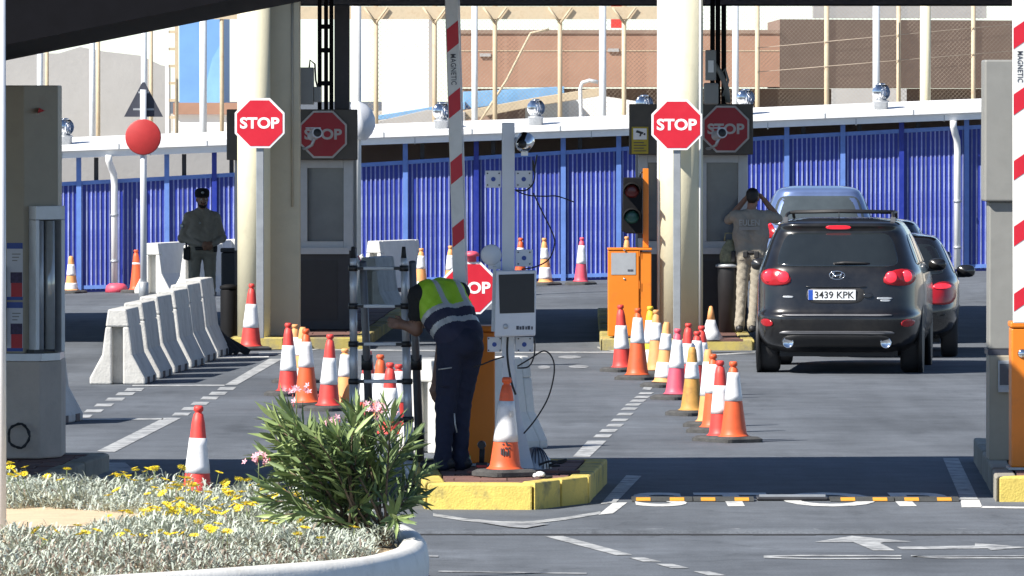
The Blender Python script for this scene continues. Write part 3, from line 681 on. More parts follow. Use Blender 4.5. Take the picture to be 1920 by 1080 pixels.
for a in (-2.9, -.62): MB().tube((r * 1.04 * math.cos(a), r * 1.04 * math.sin(a), 0), (r * 1.04 * math.cos(a), r * 1.04 * math.sin(a), 4.2), .018, n=8).build('conduit', 'white_plastic', t)
t, r = column(445, 507, 'tall cream column with a square tan pier beside the booth behind the concrete barriers', CY)
MB().b2(r * .80, r * .80 + X_(560, CY) - X_(507, CY) + .05, .25, .62, 0, 4.38 - IZ).build('pier', M('pier_tan_shaded', (.52, .45, .32), .65, var=.06, scale=2, bump=.1, bscale=30, dirt=(.36, .31, .22), dscale=1.8, dlo=.5, dhi=.8, damt=.5), t, bev=.02)  # darker than the column's cream, the column's shadow is deepened in this colour
MB().tube((r * .82 + .30, .24, 1.6), (r * .82 + .30, .24, 4.2), .016, n=8).build('conduit', 'tan_cab', t)
def booth(x0, x1, hx0, hx1, zh0, zh1, Y, label, hlabel, side):
    # body
    cx = (X_(x0, Y) + X_(x1, Y)) / 2; hw = (X_(x1, Y) - X_(x0, Y)) / 2; D = 2.6; top = Z_(zh1, Y) - IZ
    t = thing('control_booth', label, 'booth', (cx, Y, IZ))
    MB().b2(-hw, hw, .0, D, 0, 1.0).build('base_panel', 'booth_dark', t, bev=.01)
    for sx in (-1, 1):
        for yy in (.0, D - .12): MB().b2(sx * hw - (.12 if sx > 0 else 0), sx * hw + (.12 if sx < 0 else 0), yy + .002, yy + .12, 1.003, top).build('frame_post', 'alu', t, bev=.006)
    for z0, z1 in ((1.003, 1.12), (top - .1, top - .003)): MB().b2(-hw + .122, hw - .122, .004, .11, z0, z1).build('frame_rail', 'alu', t)
    MB().b2(.05, .17, .006, .10, 1.123, top - .103).build('mullion', 'alu', t)
    MB().b2(-hw + .123, .047, .05, .06, 1.123, top - .103).build('window_pane', 'glass_dark', t); MB().b2(.173, hw - .123, .05, .06, 1.123, top - .103).build('window_pane', 'glass_dark', t)
    for sx in (-1, 1): MB().b2(sx * (hw - .06) - .006, sx * (hw - .06) + .006, .125, D - .125, 1.003, top - .003).build('window_pane', 'glass_dark', t)
    MB().b2(-hw + .12, hw - .12, D - .06, D - .05, 1.003, top - .003).build('back_panel', 'grey_cab', t)
    MB().b2(-hw - .01, hw + .01, -.02, D + .02, top, top + .12).build('roof', 'booth_dark', t)
    MB().b2(-hw + .1, hw - .2, -.008, -.001, .12, .88).build('louvre_panel', 'black_plastic', t)
    MB().b2(-hw + .05, hw - .05, -.06, -.004, .96, 1.04).build('counter', 'alu', t)
    h = thing('sign_panel', hlabel, 'sign', ((X_(hx0, Y - .3) + X_(hx1, Y - .3)) / 2, Y - .3, Z_(zh1, Y - .3)))
    w = (X_(hx1, Y - .3) - X_(hx0, Y - .3)) / 2; hh = Z_(zh0, Y - .3) - Z_(zh1, Y - .3)
    MB().b2(-w, w, 0, .28, 0.0, hh).build('panel', 'header_dark', h, bev=.01)
    return t, h, w, hh
LB, LH, w, hh = booth(440, 662, 425, 670, 205, 300, 106, 'shaded grey control booth beside the leaning barrier panels', 'dark header panel with a shaded stop sign and a camera beside the tan pier', 1)
Yh = 105.7
h2 = thing('stop_sign', 'shaded red stop sign on the dark header beside the tan pier', 'stop sign', (X_(606, Yh - .03), Yh - .03, Z_(252, Yh)))
M('sign_red_shaded', (.30, .012, .022), .5, var=.12, dirt=(.2, .03, .03)); M('sign_white_shaded', (.40, .39, .38), .5, var=.1)  # darker copies of the sign colours, canopy shade is put into them
stop_face(h2, .30, shade_tint=True)
RB, RH, w2, hh2 = booth(1197, 1402, 1180, 1412, 195, 290, 106, 'shaded grey control booth behind the guard at the black off-road car', 'dark header panel with a yellow camera notice behind the round cream column', 1)
h3 = thing('stop_sign', 'shaded red stop sign on the dark header above the guard', 'stop sign', (X_(1361, Yh - .03), Yh - .03, Z_(242, Yh)))
stop_face(h3, .295, shade_tint=True)
# CCTV notice
M('notice_yellow', (.40, .31, .02), .5, var=.1)
n = thing('camera_notice', 'yellow and white camera surveillance notice on the dark header', 'notice', (X_(1200, Yh - .02), Yh - .02, Z_(263, Yh)))
MB().b2(-.105, .105, 0, .012, -.17, .17).build('plate', 'notice_yellow', n); MB().b2(-.085, .085, -.003, -.0005, .01, .15).build('white_field', 'white_sign', n)
b = MB(); b.prism_y([(-.055, .10), (.03, .075), (.045, .10), (-.04, .128)], -.006, -.0035); b.prism_y([(-.01, .05), (.01, .05), (.02, .08), (0, .085)], -.006, -.0035); b.prism_y([(.04, .07), (.065, .062), (.07, .085), (.05, .094)], -.006, -.0035)
b.build('camera_pictogram', 'black_plastic', n)
for k in range(4): MB().b2(-.08, .08 - .03 * (k % 2), -.003, -.0005, -.14 + k * .035, -.128 + k * .035).build('print_line', 'header_dark', n)
def dome_cam(px, py, Y, label, s=1.0):
    t = thing('security_camera', label, 'camera', (X_(px, Y), Y, Z_(py, Y)))
    R = Euler((math.radians(80), 0, math.radians(18))).to_matrix()
    b = MB(); b.lathe([(.0, -.17 * s), (.055 * s, -.165 * s), (.065 * s, -.14 * s), (.065 * s, .10 * s), (.075 * s, .105 * s), (.075 * s, .14 * s)], 18, R=R); b.build('housing', 'pole_grey', t)
    MB().lathe([(.058 * s, .1402 * s), (.05 * s, .146 * s), (.0, .148 * s)], 18, R=R).build('lens', 'black_plastic', t)
    MB().box((-.02, .10, .09 * s), (.16 * s, .26 * s, .014), .25).build('sun_hood', 'pole_grey', t)
    MB().path([(0, .02, -.05 * s), (-.04 * s, .06, -.15 * s), (-.13 * s, .15, -.2 * s), (-.16 * s, .28, -.2 * s)], .022 * s, 8).build('arm', 'galv', t)
    return t
dome_cam(590, 252, 105.15, 'grey security camera before the shaded stop sign beside the tan pier', .9)
dome_cam(1348, 252, 105.15, 'grey security camera before the shaded stop sign above the guard', .9)
# clutter between booth roofs and canopy
M('blind_dark', (.045, .042, .05), .6, var=.2)
t = thing('cable_riser', 'dark posts and box rising from the booth roof to the canopy beside the tan pier', 'riser', (X_(625, 106.4), 106.4, Z_(205, 106.4)))
hz = 4.36 - t.location.z
for px in (600, 612, 622): MB().b2(X_(px, 106.4) - t.location.x - .03, X_(px, 106.4) - t.location.x + .022, 0, .06, 0, hz).build('post', 'canopy_dark', t)
MB().b2(X_(627, 106.4) - t.location.x, X_(655, 106.4) - t.location.x, -.02, .3, 0, hz - .10).build('tall_box', 'blind_dark', t, bev=.01)
for z in (.3, .72, 1.02): MB().b2(-.19, -.0, -.012, -.002, z, z + .06).build('clamp', 'canopy_dark', t)
t = thing('junction_box', 'grey junction boxes on the tan pier side above the shaded stop sign', 'junction box', (X_(577, 103.6), 103.6, Z_(196, 103.6)))
MB().b2(-.10, .07, 0, .5, 0, .46).build('box', 'grey_cab', t, bev=.01); MB().b2(.075, .16, .02, .4, .03, .22).build('small_box', 'grey_cab', t, bev=.008)
MB().path([(.02, -.01, .46), (.03, -.02, .55), (.09, -.02, .5), (.1, .0, .3), (.12, .02, .22)], .012, 6).build('cable', 'cable_black', t)
t = thing('cable_riser', 'black bundle of posts rising from the booth roof beside the round cream column', 'riser', (X_(1347, 106.4), 106.4, Z_(195, 106.4)))
for k, px in enumerate((1336, 1346, 1357)): MB().b2(X_(px, 106.4) - t.location.x - .03, X_(px, 106.4) - t.location.x + .03, -.02 * k, .08, 0, 4.36 - t.location.z - (.1 if k == 2 else 0)).build('post', 'canopy_dark', t)
MB().path([(-.05, -.08, .5), (.02, -.1, .4), (.1, -.1, .2), (.12, -.08, .02)], .035, 8).build('hose', 'grey_cab', t)
MB().path([(.02, -.1, .35), (.08, -.12, .45), (.12, -.1, .3), (.06, -.1, .1)], .018, 7).build('cable', 'grey_cab', t)
t = thing('junction_box', 'stacked grey junction boxes beside the round cream column', 'junction box', (X_(1332, 104.4), 104.4, Z_(196, 104.4)))
MB().b2(-.06, .07, 0, .25, .3, .68).build('box', 'grey_cab', t, bev=.01); MB().b2(-.08, .1, .02, .22, 0, .27).build('small_box', 'grey_cab', t, bev=.02); MB().b2(-.03, .04, -.01, .0, .4, .55).build('label_plate', 'white_plastic', t)
# white pole with convex mirror behind the left booth
Ym = 126
t = thing('mirror_pole', 'sunlit white pole with a round mirror seen edge on beside the booth', 'mirror pole', (X_(668, Ym), Ym, ramp(X_(668, Ym), Ym)))
zb = t.location.z
MB().tube((0, 0, 0), (0, 0, Z_(-10, Ym) - zb), .075).build('pole', 'white_paint', t)
c = Vector((X_(694, Ym) - t.location.x - .12, -.05, Z_(226, Ym) - zb))
Rm = Euler((0, math.radians(78), 0)).to_matrix() @ Matrix.Identity(3)
MB().lathe([(.0, .20), (.12, .18), (.22, .11), (.29, .02), (.30, 0), (.30, -.03), (.27, -.12), (.0, -.14)], 28, tuple(c), R=Rm).build('mirror_shell', 'pole_grey', t)
MB().tube((0, 0, c.z), tuple(c), .03).build('arm', 'galv', t)
for z, l in ((.7, .1), (1.1, .12)): MB().path([(.0, -.07, z), (-.09, -.12, z), (-.12, -.12, z - .1)], .02, 6).build('hook', 'dark_metal', t)
# round sign + triangle seen from behind, on pole
Ys = 128.5; p0 = grd(269, 545)
t = thing('road_sign', 'round red sign and triangular sign back on one pole before the blue fence', 'road sign', (X_(269, Ys), Ys, ramp(X_(269, Ys), Ys)))
zb = t.location.z; zc = Z_(257, Ys) - zb; zt = Z_(192, Ys) - zb
MB().tube((0, 0, .25), (0, 0, Z_(168, Ys) - zb), .05).build('pole', 'pole_grey', t); MB().lathe([(.075, 0), (.075, .28), (.055, .3)], 14).build('foot', 'galv', t)
R90 = Matrix.Rotation(math.pi / 2, 3, 'X')
M('sign_back_red', (.42, .03, .03), .5, var=.1); M('sign_back', (.06, .065, .085), .5, .2, var=.15)
MB().lathe([(.0, .02), (.26, .02), (.275, .01), (.275, -.01), (.26, -.02), (0, -.02)], 40, (0, -.075, zc), R=R90).build('round_sign', 'sign_back_red', t)
w = .30; hgt = .53; zz0 = Z_(219, Ys) - zb
MB().prism_y([(-w, zz0), (w, zz0), (0.02, zz0 + hgt), (-.02, zz0 + hgt)], .055, .075).build('triangle_sign', 'sign_back', t)
for z in (zz0 + .10, zz0 + .36): MB().b2(-.16 + (.08 if z > zz0 + .2 else 0), .16 - (.08 if z > zz0 + .2 else 0), .05, .0545, z, z + .03).build('bracket', 'galv', t)
# ================================================================== CENTRE ISLAND HARDWARE
def isl(px, py): return gz(px, py, ISL_H)
# orange barrier cabinet + raised arm
def barrier(px0, px1, ybase, ytop, zb, label, arm_label, armx0, armx1, arm_bot, arm_top, stripes, tilt, txt, lamp=None, depth=.36, Yo=None):
    p = gz((px0 + px1) / 2, ybase, zb); Y = Yo or p.y; hw = (px1 - px0) / 2 * Y / F; H_ = (ybase - ytop) * Y / F
    t = thing('boom_barrier', label, 'barrier', (X_((px0 + px1) / 2, Y), Y, zb))
    MB().b2(-hw, hw, 0, depth, .02, H_ - .05).build('housing', 'orange_paint', t, bev=.012)
    MB().b2(-hw - .008, hw + .008, -.01, depth + .01, H_ - .047, H_).build('lid', 'orange_paint', t, bev=.012)
    MB().b2(-hw - .02, hw + .02, -.02, depth + .02, 0, .02).build('foot_plate', 'galv', t)
    Ya = Y - .12; x0, z0 = X_(armx0, Ya), Z_(arm_bot, Ya); x1, z1 = X_(armx1, Ya), Z_(arm_top, Ya)
    L = Vector((x1 - x0, 0, z1 - z0)).length; wv = tilt * Ya / F / 2
    a = MB().b2(-wv, wv, 0, .05, 0, L).build('barrier_arm', 'white_paint', t, bev=.008, label=arm_label)
    a.location = Vector((x0, Ya, z0)) - t.location; a.rotation_euler = (0, math.atan2(x1 - x0, z1 - z0), 0)
    MB().b2(wv + .001, wv + .012, .005, .045, 0, L - .02).build('rubber_edge', 'pole_grey', a)
    for y0, y1 in stripes:
        za, zb_ = Z_(y1, Ya) - z0, Z_(y0, Ya) - z0; s = 17 * Ya / F
        MB().prism_y([(-wv + .006, za), (wv - .006, za + s), (wv - .006, zb_), (-wv + .006, zb_ - s)], -.003, -.0004).build('red_stripe', 'red_sign', a)
    if txt:
        zc = Z_(txt, Ya) - z0; lettering('MAGNETIC', 'sign_back', .24, .042, a, (0, -.002, zc), (math.pi / 2, math.pi / 2, 0), .01, 1.1)
    MB().tube((0, .051, .12), (0, .12, .12), .05, n=16).build('hub', 'dark_metal', a)
    return t, a
barrier(868, 928, 880, 617, ISL_H, 'orange boom barrier with raised arm behind the bending workman', 'raised white barrier arm with red diagonal stripes above the workman', 864, 846, 600, -25,
        [(38, 98), (164, 222), (287, 346), (410, 464), (535, 590)], 25, 130, Yo=65.6)
# right cabinet, arm
barrier(1897, 1985, 884, 606, ISL_H, 'orange boom barrier with raised arm beside the tall grey machine', 'raised white barrier arm with red stripes beside the tall grey machine', 1914, 1912, 606, -25,
        [(36, 92), (160, 216), (285, 338), (408, 462), (534, 584)], 28, 125, Yo=64.9)
p = gz(1918, 663, 0); Yl = 64.9
t = bpy.data.objects['boom_barrier.001']
MB().lathe([(.0, .012), (.03, .012), (.038, 0)], 18, (X_(1917, Yl) - t.location.x, -.002, Z_(663, Yl) - t.location.z), R=R90).build('lock', 'chrome', t)
# right grey machine
Yg = 66.6; t = thing('payment_machine', 'tall shaded grey machine with a small screen beside the striped barrier arm', 'machine', (X_(1880, Yg), Yg, ISL_H))
def gx(px): return X_(px, Yg) - t.location.x
def gzz(py): return Z_(py, Yg) - ISL_H
MB().b2(gx(1846), gx(1925), 0, .5, gzz(378), gzz(112)).build('upper_box', 'grey_cab', t, bev=.015)
MB().b2(gx(1856), gx(1925), .06, .48, gzz(655), gzz(378) - .003).build('column', 'grey_cab', t, bev=.01)
MB().b2(gx(1853), gx(1927), .03, .5, gzz(666), gzz(655) - .002).build('dark_band', 'sign_back', t)
MB().b2(gx(1856), gx(1925), .02, .5, 0, gzz(666) - .002).build('lower_box', 'tan_cab', t, bev=.01)
MB().b2(gx(1872), gx(1902), .0, .019, gzz(732), gzz(676)).build('screen_frame', 'galv', t, bev=.006); MB().b2(gx(1875), gx(1899), -.006, -.001, gzz(722), gzz(682)).build('screen', 'glass_dark', t)
MB().b2(gx(1872), gx(1902), -.03, -.001, gzz(735), gzz(726)).build('tray', 'galv', t)
# left tan cabinet with poster frame and display window
Yk = 68.2; t = thing('poster_cabinet', 'tall tan cabinet with a steel display channel and posters on a stone plinth', 'cabinet', (X_(52, Yk), Yk, .15))
def kx(px): return X_(px, Yk) - t.location.x
def kz(py): return Z_(py, Yk) - .15
MB().prism([(kx(-60), -.05), (kx(46), -.10), (kx(107), .18), (kx(107), .75), (kx(-60), .75)], kz(662), kz(160)).build('upper_body', 'tan_cab', t, bev=.01)
MB().prism([(kx(-60), -.12), (kx(76), -.16), (kx(113), .12), (kx(113), .8), (kx(-60), .8)], 0, kz(676)).build('plinth', 'plinth', t, bev=.015)
MB().prism([(kx(-60), -.14), (kx(80), -.18), (kx(111), .09), (kx(111), .7), (kx(-60), .7)], kz(676) + .001, kz(662) - .001).build('ledge', 'steel', t)
# display channel on the turned face: local frame along that face
A = Vector((kx(46), -.10)); B = Vector((kx(107), .18)); e = (B - A).normalized(); nn = Vector((e.y, -e.x))
def onface(u0, u1, d0, d1, z0, z1, name, mat_, bev=0):
    q = [A + e * u + nn * d for u, d in ((u0, d0), (u1, d0), (u1, d1), (u0, d1))]
    return MB().prism([tuple(v) for v in q], z0, z1).build(name, mat_, t, bev=bev)
L = (B - A).length
onface(.05, L - .01, .002, .09, kz(412), kz(386), 'channel_head', 'steel', .004)
onface(.05, .09, .002, .09, kz(660), kz(412) - .001, 'channel_side', 'steel', .004); onface(L - .05, L - .01, .002, .09, kz(660), kz(412) - .001, 'channel_side', 'steel', .004)
onface(.093, L - .053, .002, .012, kz(660), kz(412) - .001, 'channel_back', 'sign_back')
M('tube_glass', (.55, .56, .55), .08, .3, var=.2, scale=3)
q = A + e * (L * .62) + nn * .05; MB().tube((q.x, q.y, kz(655)), (q.x, q.y, kz(414)), .045, n=18).build('glass_tube', 'tube_glass', t)
q = A + e * (L * .36) + nn * .045; MB().tube((q.x, q.y, kz(655)), (q.x, q.y, kz(414)), .03, n=14).build('steel_tube', 'steel', t)
onface(.10, .16, .013, .08, kz(405), kz(392), 'latch', 'black_plastic'); onface(.02, .12, .01, .10, kz(672), kz(655), 'bracket', 'dark_metal')
# posters on the front face
fA = Vector((kx(-60), -.05)); fe = (A - fA).normalized(); fn = Vector((fe.y, -fe.x)); fL = (A - fA).length
def onfront(px0, px1, d0, d1, z0, z1, name, mat_):
    u0, u1 = [(kx(px) - fA.x) / fe.x for px in (px0, px1)]
    q = [fA + fe * u + fn * d for u, d in ((u0, d0), (u1, d0), (u1, d1), (u0, d1))]
    return MB().prism([tuple(v) for v in q], z0, z1).build(name, mat_, t)
M('poster_white', (.55, .56, .60), .5, var=.05); M('poster_blue', (.03, .07, .30), .5); M('poster_red', (.45, .02, .03), .5, var=.15); M('poster_leaf', (.05, .035, .08), .6, var=.5, scale=40)
for y0, y1 in ((455, 562), (566, 658)):
    onfront(14, 44, .001, .006, kz(y1), kz(y0), 'poster', 'poster_white'); onfront(14, 44, .0063, .0075, kz(y0 + 11), kz(y0), 'poster_band', 'poster_blue')
    onfront(22, 43, .0063, .0075, kz(y1 - 6), kz(y1 - 34), 'flower_pot', 'poster_red'); onfront(21, 43, .008, .009, kz(y1 - 32), kz(y1 - 52), 'flower_picture', 'poster_leaf')
    for k in range(3): onfront(24, 40 - 3 * k, .0063, .0075, kz(y0 + 22 + 6 * k), kz(y0 + 20 + 6 * k), 'print_line', 'grey_cab')
    onfront(14, 44, .0063, .0075, kz(y1), kz(y1 - 6), 'poster_band', 'poster_blue')
onfront(-20, 13, .001, .05, kz(645), kz(500), 'coin_panel', 'grey_cab')
MB().prism_y([(kx(72), kz(212)), (kx(84), kz(208)), (kx(74), kz(202))], -.06, .1).build('punched_mark', 'poster_red', t)
cc = Vector((kx(38), -.20, kz(815))); pts = []
for k in range(60):
    a = k * .33; r = .085 + .006 * math.sin(k * 1.7); pts.append((cc.x + r * math.cos(a), cc.y - .002 * (k % 20) - .012, cc.z + (r + .012) * math.sin(a)))
MB().path(pts, .0085, 6).build('cable_coil', 'cable_black', loc=tuple(t.location), label='coil of black cable hanging on the plinth of the tan cabinet', cat='cable coil')
# concrete end peeping out behind the plinth, grey edge post
Yq = gz(125, 797).y
# white camera pole
p = isl(965, 884); Yp = p.y + .15
t = thing('camera_pole', 'white square pole with a dome camera and mounting plates on the yellow island', 'camera pole', (X_(955, Yp), Yp, ISL_H))
def qx(px): return X_(px, Yp) - t.location.x
def qz(py): return Z_(py, Yp) - ISL_H
MB().b2(qx(941), qx(965), 0, .10, .015, qz(230)).build('mast', 'pole_grey', t, bev=.006)
MB().b2(qx(932), qx(1004), -.14, .26, 0, .015).build('base_plate', 'galv', t)
MB().prism_y([(qx(965) + .001, .016), (qx(1001), .016), (qx(975), qz(770)), (qx(965) + .001, qz(690))], .045, .057).build('gusset', 'pole_grey', t)
MB().prism([(qx(948), -.001), (qx(958), -.001), (qx(953), -.13)], .016, .30).build('gusset', 'pole_grey', t)
for (x0, x1, y0, y1) in ((910, 940, 320, 352), (966, 998, 320, 352), (966, 999, 468, 500), (914, 940, 632, 660), (966, 1000, 632, 660)):
    pl = MB().b2(qx(x0), qx(x1), .02, .035, qz(y1), qz(y0)).build('mounting_plate', 'pole_grey', t, bev=.003)
    cx, cz = (qx(x0) + qx(x1)) / 2, (qz(y0) + qz(y1)) / 2
    MB().tube((cx, .0195, cz), (cx, .015, cz), .018, n=12).build('hole', 'poster_blue', pl)
    for sx in (-1, 1):
        for sz in (-1, 1): MB().tube((cx + sx * .045, .0195, cz + sz * .045), (cx + sx * .045, .014, cz + sz * .045), .006, n=8).build('bolt', 'dark_metal', pl)
dc = MB(); dc.lathe([(.0, -.075), (.035, -.066), (.06, -.04), (.068, 0), (.07, .03), (.07, .05), (.0, .055)], 22, (qx(983), -.02, qz(268)), R=Euler((math.radians(-55), 0, math.radians(-20))).to_matrix()); dcam = dc.build('dome_camera', 'chrome', t)
MB().lathe([(.036, -.004), (.03, .02), (0, .03)], 16, (qx(980), -.075, qz(270)), R=R90).build('lens', 'black_plastic', dcam)
MB().tube((qx(960), .05, qz(262)), (qx(983), .03, qz(264)), .022).build('camera_arm', 'pole_grey', t); MB().b2(qx(977), qx(990), -.03, .03, qz(292), qz(278)).build('camera_bracket', 'white_plastic', t)
MB().lathe([(.0, .012), (.075, .01), (.082, 0), (.07, -.03), (.03, -.06), (0, -.065)], 24, (qx(921), .01, qz(478)), R=R90).build('siren_disc', 'pole_grey', t)
MB().b2(qx(915), qx(940), .012, .03, qz(505), qz(490)).build('mounting_plate', 'pole_grey', t)
# screen terminal box hanging on the pole
t2 = thing('terminal', 'white terminal box with a black screen hanging on the white camera pole', 'terminal', (X_(966, Yp - .22), Yp - .22, Z_(632, Yp)))
def tx(px): return X_(px, Yp - .22) - t2.location.x
def tz(py): return Z_(py, Yp - .22) - t2.location.z
MB().prism_y([(tx(927), tz(632)), (tx(1004), tz(630)), (tx(1006), tz(507)), (tx(930), tz(507))], 0, .13).build('case', 'pole_grey', t2, bev=.012)
MB().prism_y([(tx(921), tz(622)), (tx(928), tz(622)), (tx(931), tz(500)), (tx(924), tz(500))], .05, .2).build('back_bracket', 'galv', t2)
MB().prism_y([(tx(937), tz(588)), (tx(1002), tz(586)), (tx(1002), tz(513)), (tx(935), tz(515))], -.003, -.0005).build('screen', 'black_plastic', t2)
MB().lathe([(.0, .004), (.018, .004), (.021, 0)], 18, (tx(948), -.001, tz(612)), R=R90).build('button', 'galv', t2)
for k, (a, w) in enumerate(((968, 5), (974, 4), (979, 4), (985, 3), (989, 5), (996, 3))): MB().b2(tx(a), tx(a + w), -.002, -.0004, tz(618), tz(611 + k % 2)).build('maker_mark', 'sign_back', t2)
# cables
def cable(px_pts, Y, label, r=.006, z_end=None, name='cable', mat_='cable_black', dy=None):
    P = [at(x, y, Y + (dy[i] if dy else 0)) for i, (x, y) in enumerate(px_pts)]; c = P[-1]
    Q = []
    n = len(P)
    for i in range(n - 1):
        p0, p1, p2, p3 = P[max(i - 1, 0)], P[i], P[i + 1], P[min(i + 2, n - 1)]
        for k in range(5):
            u = k / 5; Q.append(.5 * ((2 * p1) + (p2 - p0) * u + (2 * p0 - 5 * p1 + 4 * p2 - p3) * u * u + (3 * p1 - p0 - 3 * p2 + p3) * u ** 3))
    Q.append(P[-1])
    return MB().path([q - c for q in Q], r, 7).build(name, mat_, loc=tuple(c), label=label, cat='cable')
cable([(966, 356), (985, 357), (999, 345), (1003, 325), (999, 300), (1001, 322), (1007, 290)], Yp - .02, 'short black cable end curling up from the upper mounting plate', .006)
cable([(966, 357), (990, 366), (1020, 368), (1045, 368), (1077, 379)], Yp - .02, 'thin black cable sticking out sideways from the white pole', .005)
cable([(1000, 362), (1018, 400), (1033, 430), (1040, 455), (1030, 485), (1005, 500), (978, 505)], Yp - .02, 'long black cable looping from the upper plate down to the terminal', .0055)
cable([(952, 632), (951, 660), (954, 690), (960, 720), (967, 740)], Yp - .1, 'thick black cable hanging straight down under the terminal', .009)
cable([(970, 687), (995, 672), (1020, 658), (1036, 672), (1039, 700), (1028, 745), (1005, 785), (982, 813)], Yp - .02, 'thin black cable looping out to the asphalt from the white pole', .006)
cable([(970, 690), (990, 688), (1000, 672), (1003, 650), (1001, 632)], Yp - .03, 'short black cable curl under the terminal box', .006)
cable([(888, 688), (905, 683), (925, 675), (945, 669)], Yp - .2, 'black cable running from the workman to the white pole', .006)
# bag, gloves, tool, plank on the island
p = isl(995, 884)
t = thing('cable_bundle', 'crumpled grey striped cloth bundle behind the white pole foot', 'bundle', (X_(1005, 65.0), 65.0, ISL_H))
random.seed(2); b = MB(); vs = []
for i in range(9):
    for k in range(18):
        a = 2 * math.pi * k / 18; q = math.pi / 2 * i / 8; r = .115 * math.cos(q) * (1 + .12 * math.sin(3 * a + i)) + .002; vs.append((r * math.cos(a) * 1.0, r * math.sin(a), .005 + .16 * math.sin(q) * (1 + .08 * math.sin(5 * a))))
b.add(vs, [(i * 18 + k, i * 18 + (k + 1) % 18, (i + 1) * 18 + (k + 1) % 18, (i + 1) * 18 + k) for i in range(8) for k in range(18)], 0, True); b.build('cloth', 'galv', t)
for k in range(6): MB().path([(.118 * math.cos(q) * math.cos(-1.9 + k * .28), -.118 * math.cos(q) * .9 - .004, .165 * math.sin(q) + .01) for q in [j * .25 for j in range(6)]], .005, 5).build('cord', 'sign_back', t)
cable([(1010, 872), (1030, 865), (1052, 868), (1062, 862), (1045, 866), (1030, 873), (1050, 873)], 64.6, 'black strap tangled on the paving behind the island cone', .009)
t = thing('work_gloves', 'pale crumpled work gloves lying beside the island cone', 'gloves', tuple(isl(1010, 897)))
random.seed(9); b = MB()
for k in range(7): b.lathe([(.0, -.02), (.018, -.012), (.022, 0), (.016, .014), (0, .02)], 8, (random.uniform(-.035, .035), random.uniform(-.03, .03), .02 + random.uniform(0, .022)))
b.build('fabric', 'white_plastic', t); MB().lathe([(.0, .0), (.05, .001), (.06, .012), (.05, .02), (0, .012)], 10, (.05, .02, 0)).build('dark_cuff', 'black_rubber', t)
t = thing('plank', 'flat red brown board lying behind the island cone', 'board', (X_(985, 64.35), 64.35, ISL_H)); MB().b2(-.45, .42, -.04, .04, .001, .022).build('board', 'cone_ochre_dark' if 'cone_ochre_dark' in MATS else 'paver_red', t, bev=.004)
t = thing('hand_tool', 'black power screwdriver standing against the orange cabinet', 'tool', (X_(903, 65.1), 65.1, ISL_H))
MB().b2(-.045, .045, -.035, .035, 0, .05).build('battery', 'black_plastic', t, bev=.008); MB().tube((0, 0, .05), (.005, 0, .16), .02, .022).build('grip', 'black_rubber', t)
MB().tube((0, -.08, .185), (0, .06, .185), .03, .034).build('motor', 'black_plastic', t); MB().b2(-.04, .04, -.0365, -.0352, .012, .03).build('band', 'cone_red', t)
t = thing('spray_can', 'small red and green can beside the workman boots', 'can', (X_(876, 65.3), 65.3, ISL_H))
MB().lathe([(.025, 0), (.026, .09), (.018, .1)], 14).build('body', 'leaf_can' if 'leaf_can' in MATS else M('leaf_can', (.25, .42, .05), .4), t); MB().lathe([(.016, .1005), (.016, .125), (.012, .13)], 12).build('cap', 'cone_red', t)
# loose stop sign standing behind the workman (pole in a foot)
Yx = 71.8
pz = Z_(540, Yx)
Yx2 = 96.0
t = stop_sign(881, 540, Yx2, .30, 'red stop sign with a pink lamp on top partly hidden behind the workman', 0.0, 0)
zc = Z_(540, Yx2); MB().lathe([(.16, 0), (.16, .05), (.05, .09)], 16, (0, .06, 0)).build('foot', 'black_rubber', t)
MB().lathe([(.055, zc + .30), (.055, zc + .36), (.085, zc + .362), (.085, zc + .40), (.05, zc + .42), (0, zc + .425)], 16, (.02, .03, 0)).build('lamp', 'cone_pink', t)
# traffic light + orange cabinet at the right island
Yt = 102.45
t = thing('barrier_cabinet', 'sunlit orange barrier cabinet with a grey label plate below the traffic light', 'barrier cabinet', (X_(1177, Yt), Yt, IZ))
hw = X_(1214, Yt) - X_(1177, Yt); H_ = Z_(465, Yt) - IZ
MB().b2(-hw, hw - .1, 0, .4, .02, H_ - .03).build('housing', 'orange_paint', t, bev=.012); MB().b2(hw - .098, hw + .05, .02, .38, .02, H_ - .05).build('side_housing', 'orange_paint', t, bev=.01)
MB().b2(-hw - .005, hw + .055, -.01, .41, H_ - .028, H_).build('lid', 'orange_paint', t, bev=.008)
MB().b2(X_(1146, Yt) - t.location.x, X_(1192, Yt) - t.location.x, -.006, -.0005, Z_(515, Yt) - IZ, Z_(474, Yt) - IZ).build('label_plate', 'alu', t)
for k in range(4): MB().b2(.0 + k * .018, .013 + k * .018, -.009, -.0062, Z_(509, Yt) - IZ, Z_(505, Yt) - IZ).build('maker_mark', 'sign_back', t)
for py in (469, 523): MB().lathe([(.0, .008), (.012, .008), (.014, 0)], 12, (-.04, -.012 if py < 480 else -.002, Z_(py, Yt) - IZ), R=R90).build('lock', 'chrome', t)
for z in (.18, .6, 1.0): MB().b2(hw - .102, hw - .094, -.004, -.0008, z, z + .1).build('hinge', 'orange_paint', t)
tl = thing('traffic_light', 'two lamp black traffic light on an orange post beside the cream column', 'traffic light', (X_(1211, Yt), Yt + .1, IZ))
MB().b2(-.035, .035, .0, .07, H_ - .03 + .032, Z_(316, Yt) - IZ).build('post', 'orange_paint', tl, bev=.005)
b0x, b1x = X_(1166, Yt) - tl.location.x, X_(1205, Yt) - tl.location.x; z0, z1 = Z_(438, Yt) - IZ, Z_(333, Yt) - IZ
MB().prism_y([(b0x, z0 + .03), (b0x + .06, z0), (b1x, z0), (b1x, z1), (b0x + .02, z1)], -.06, .14).build('housing', 'signal_black', tl, bev=.012)
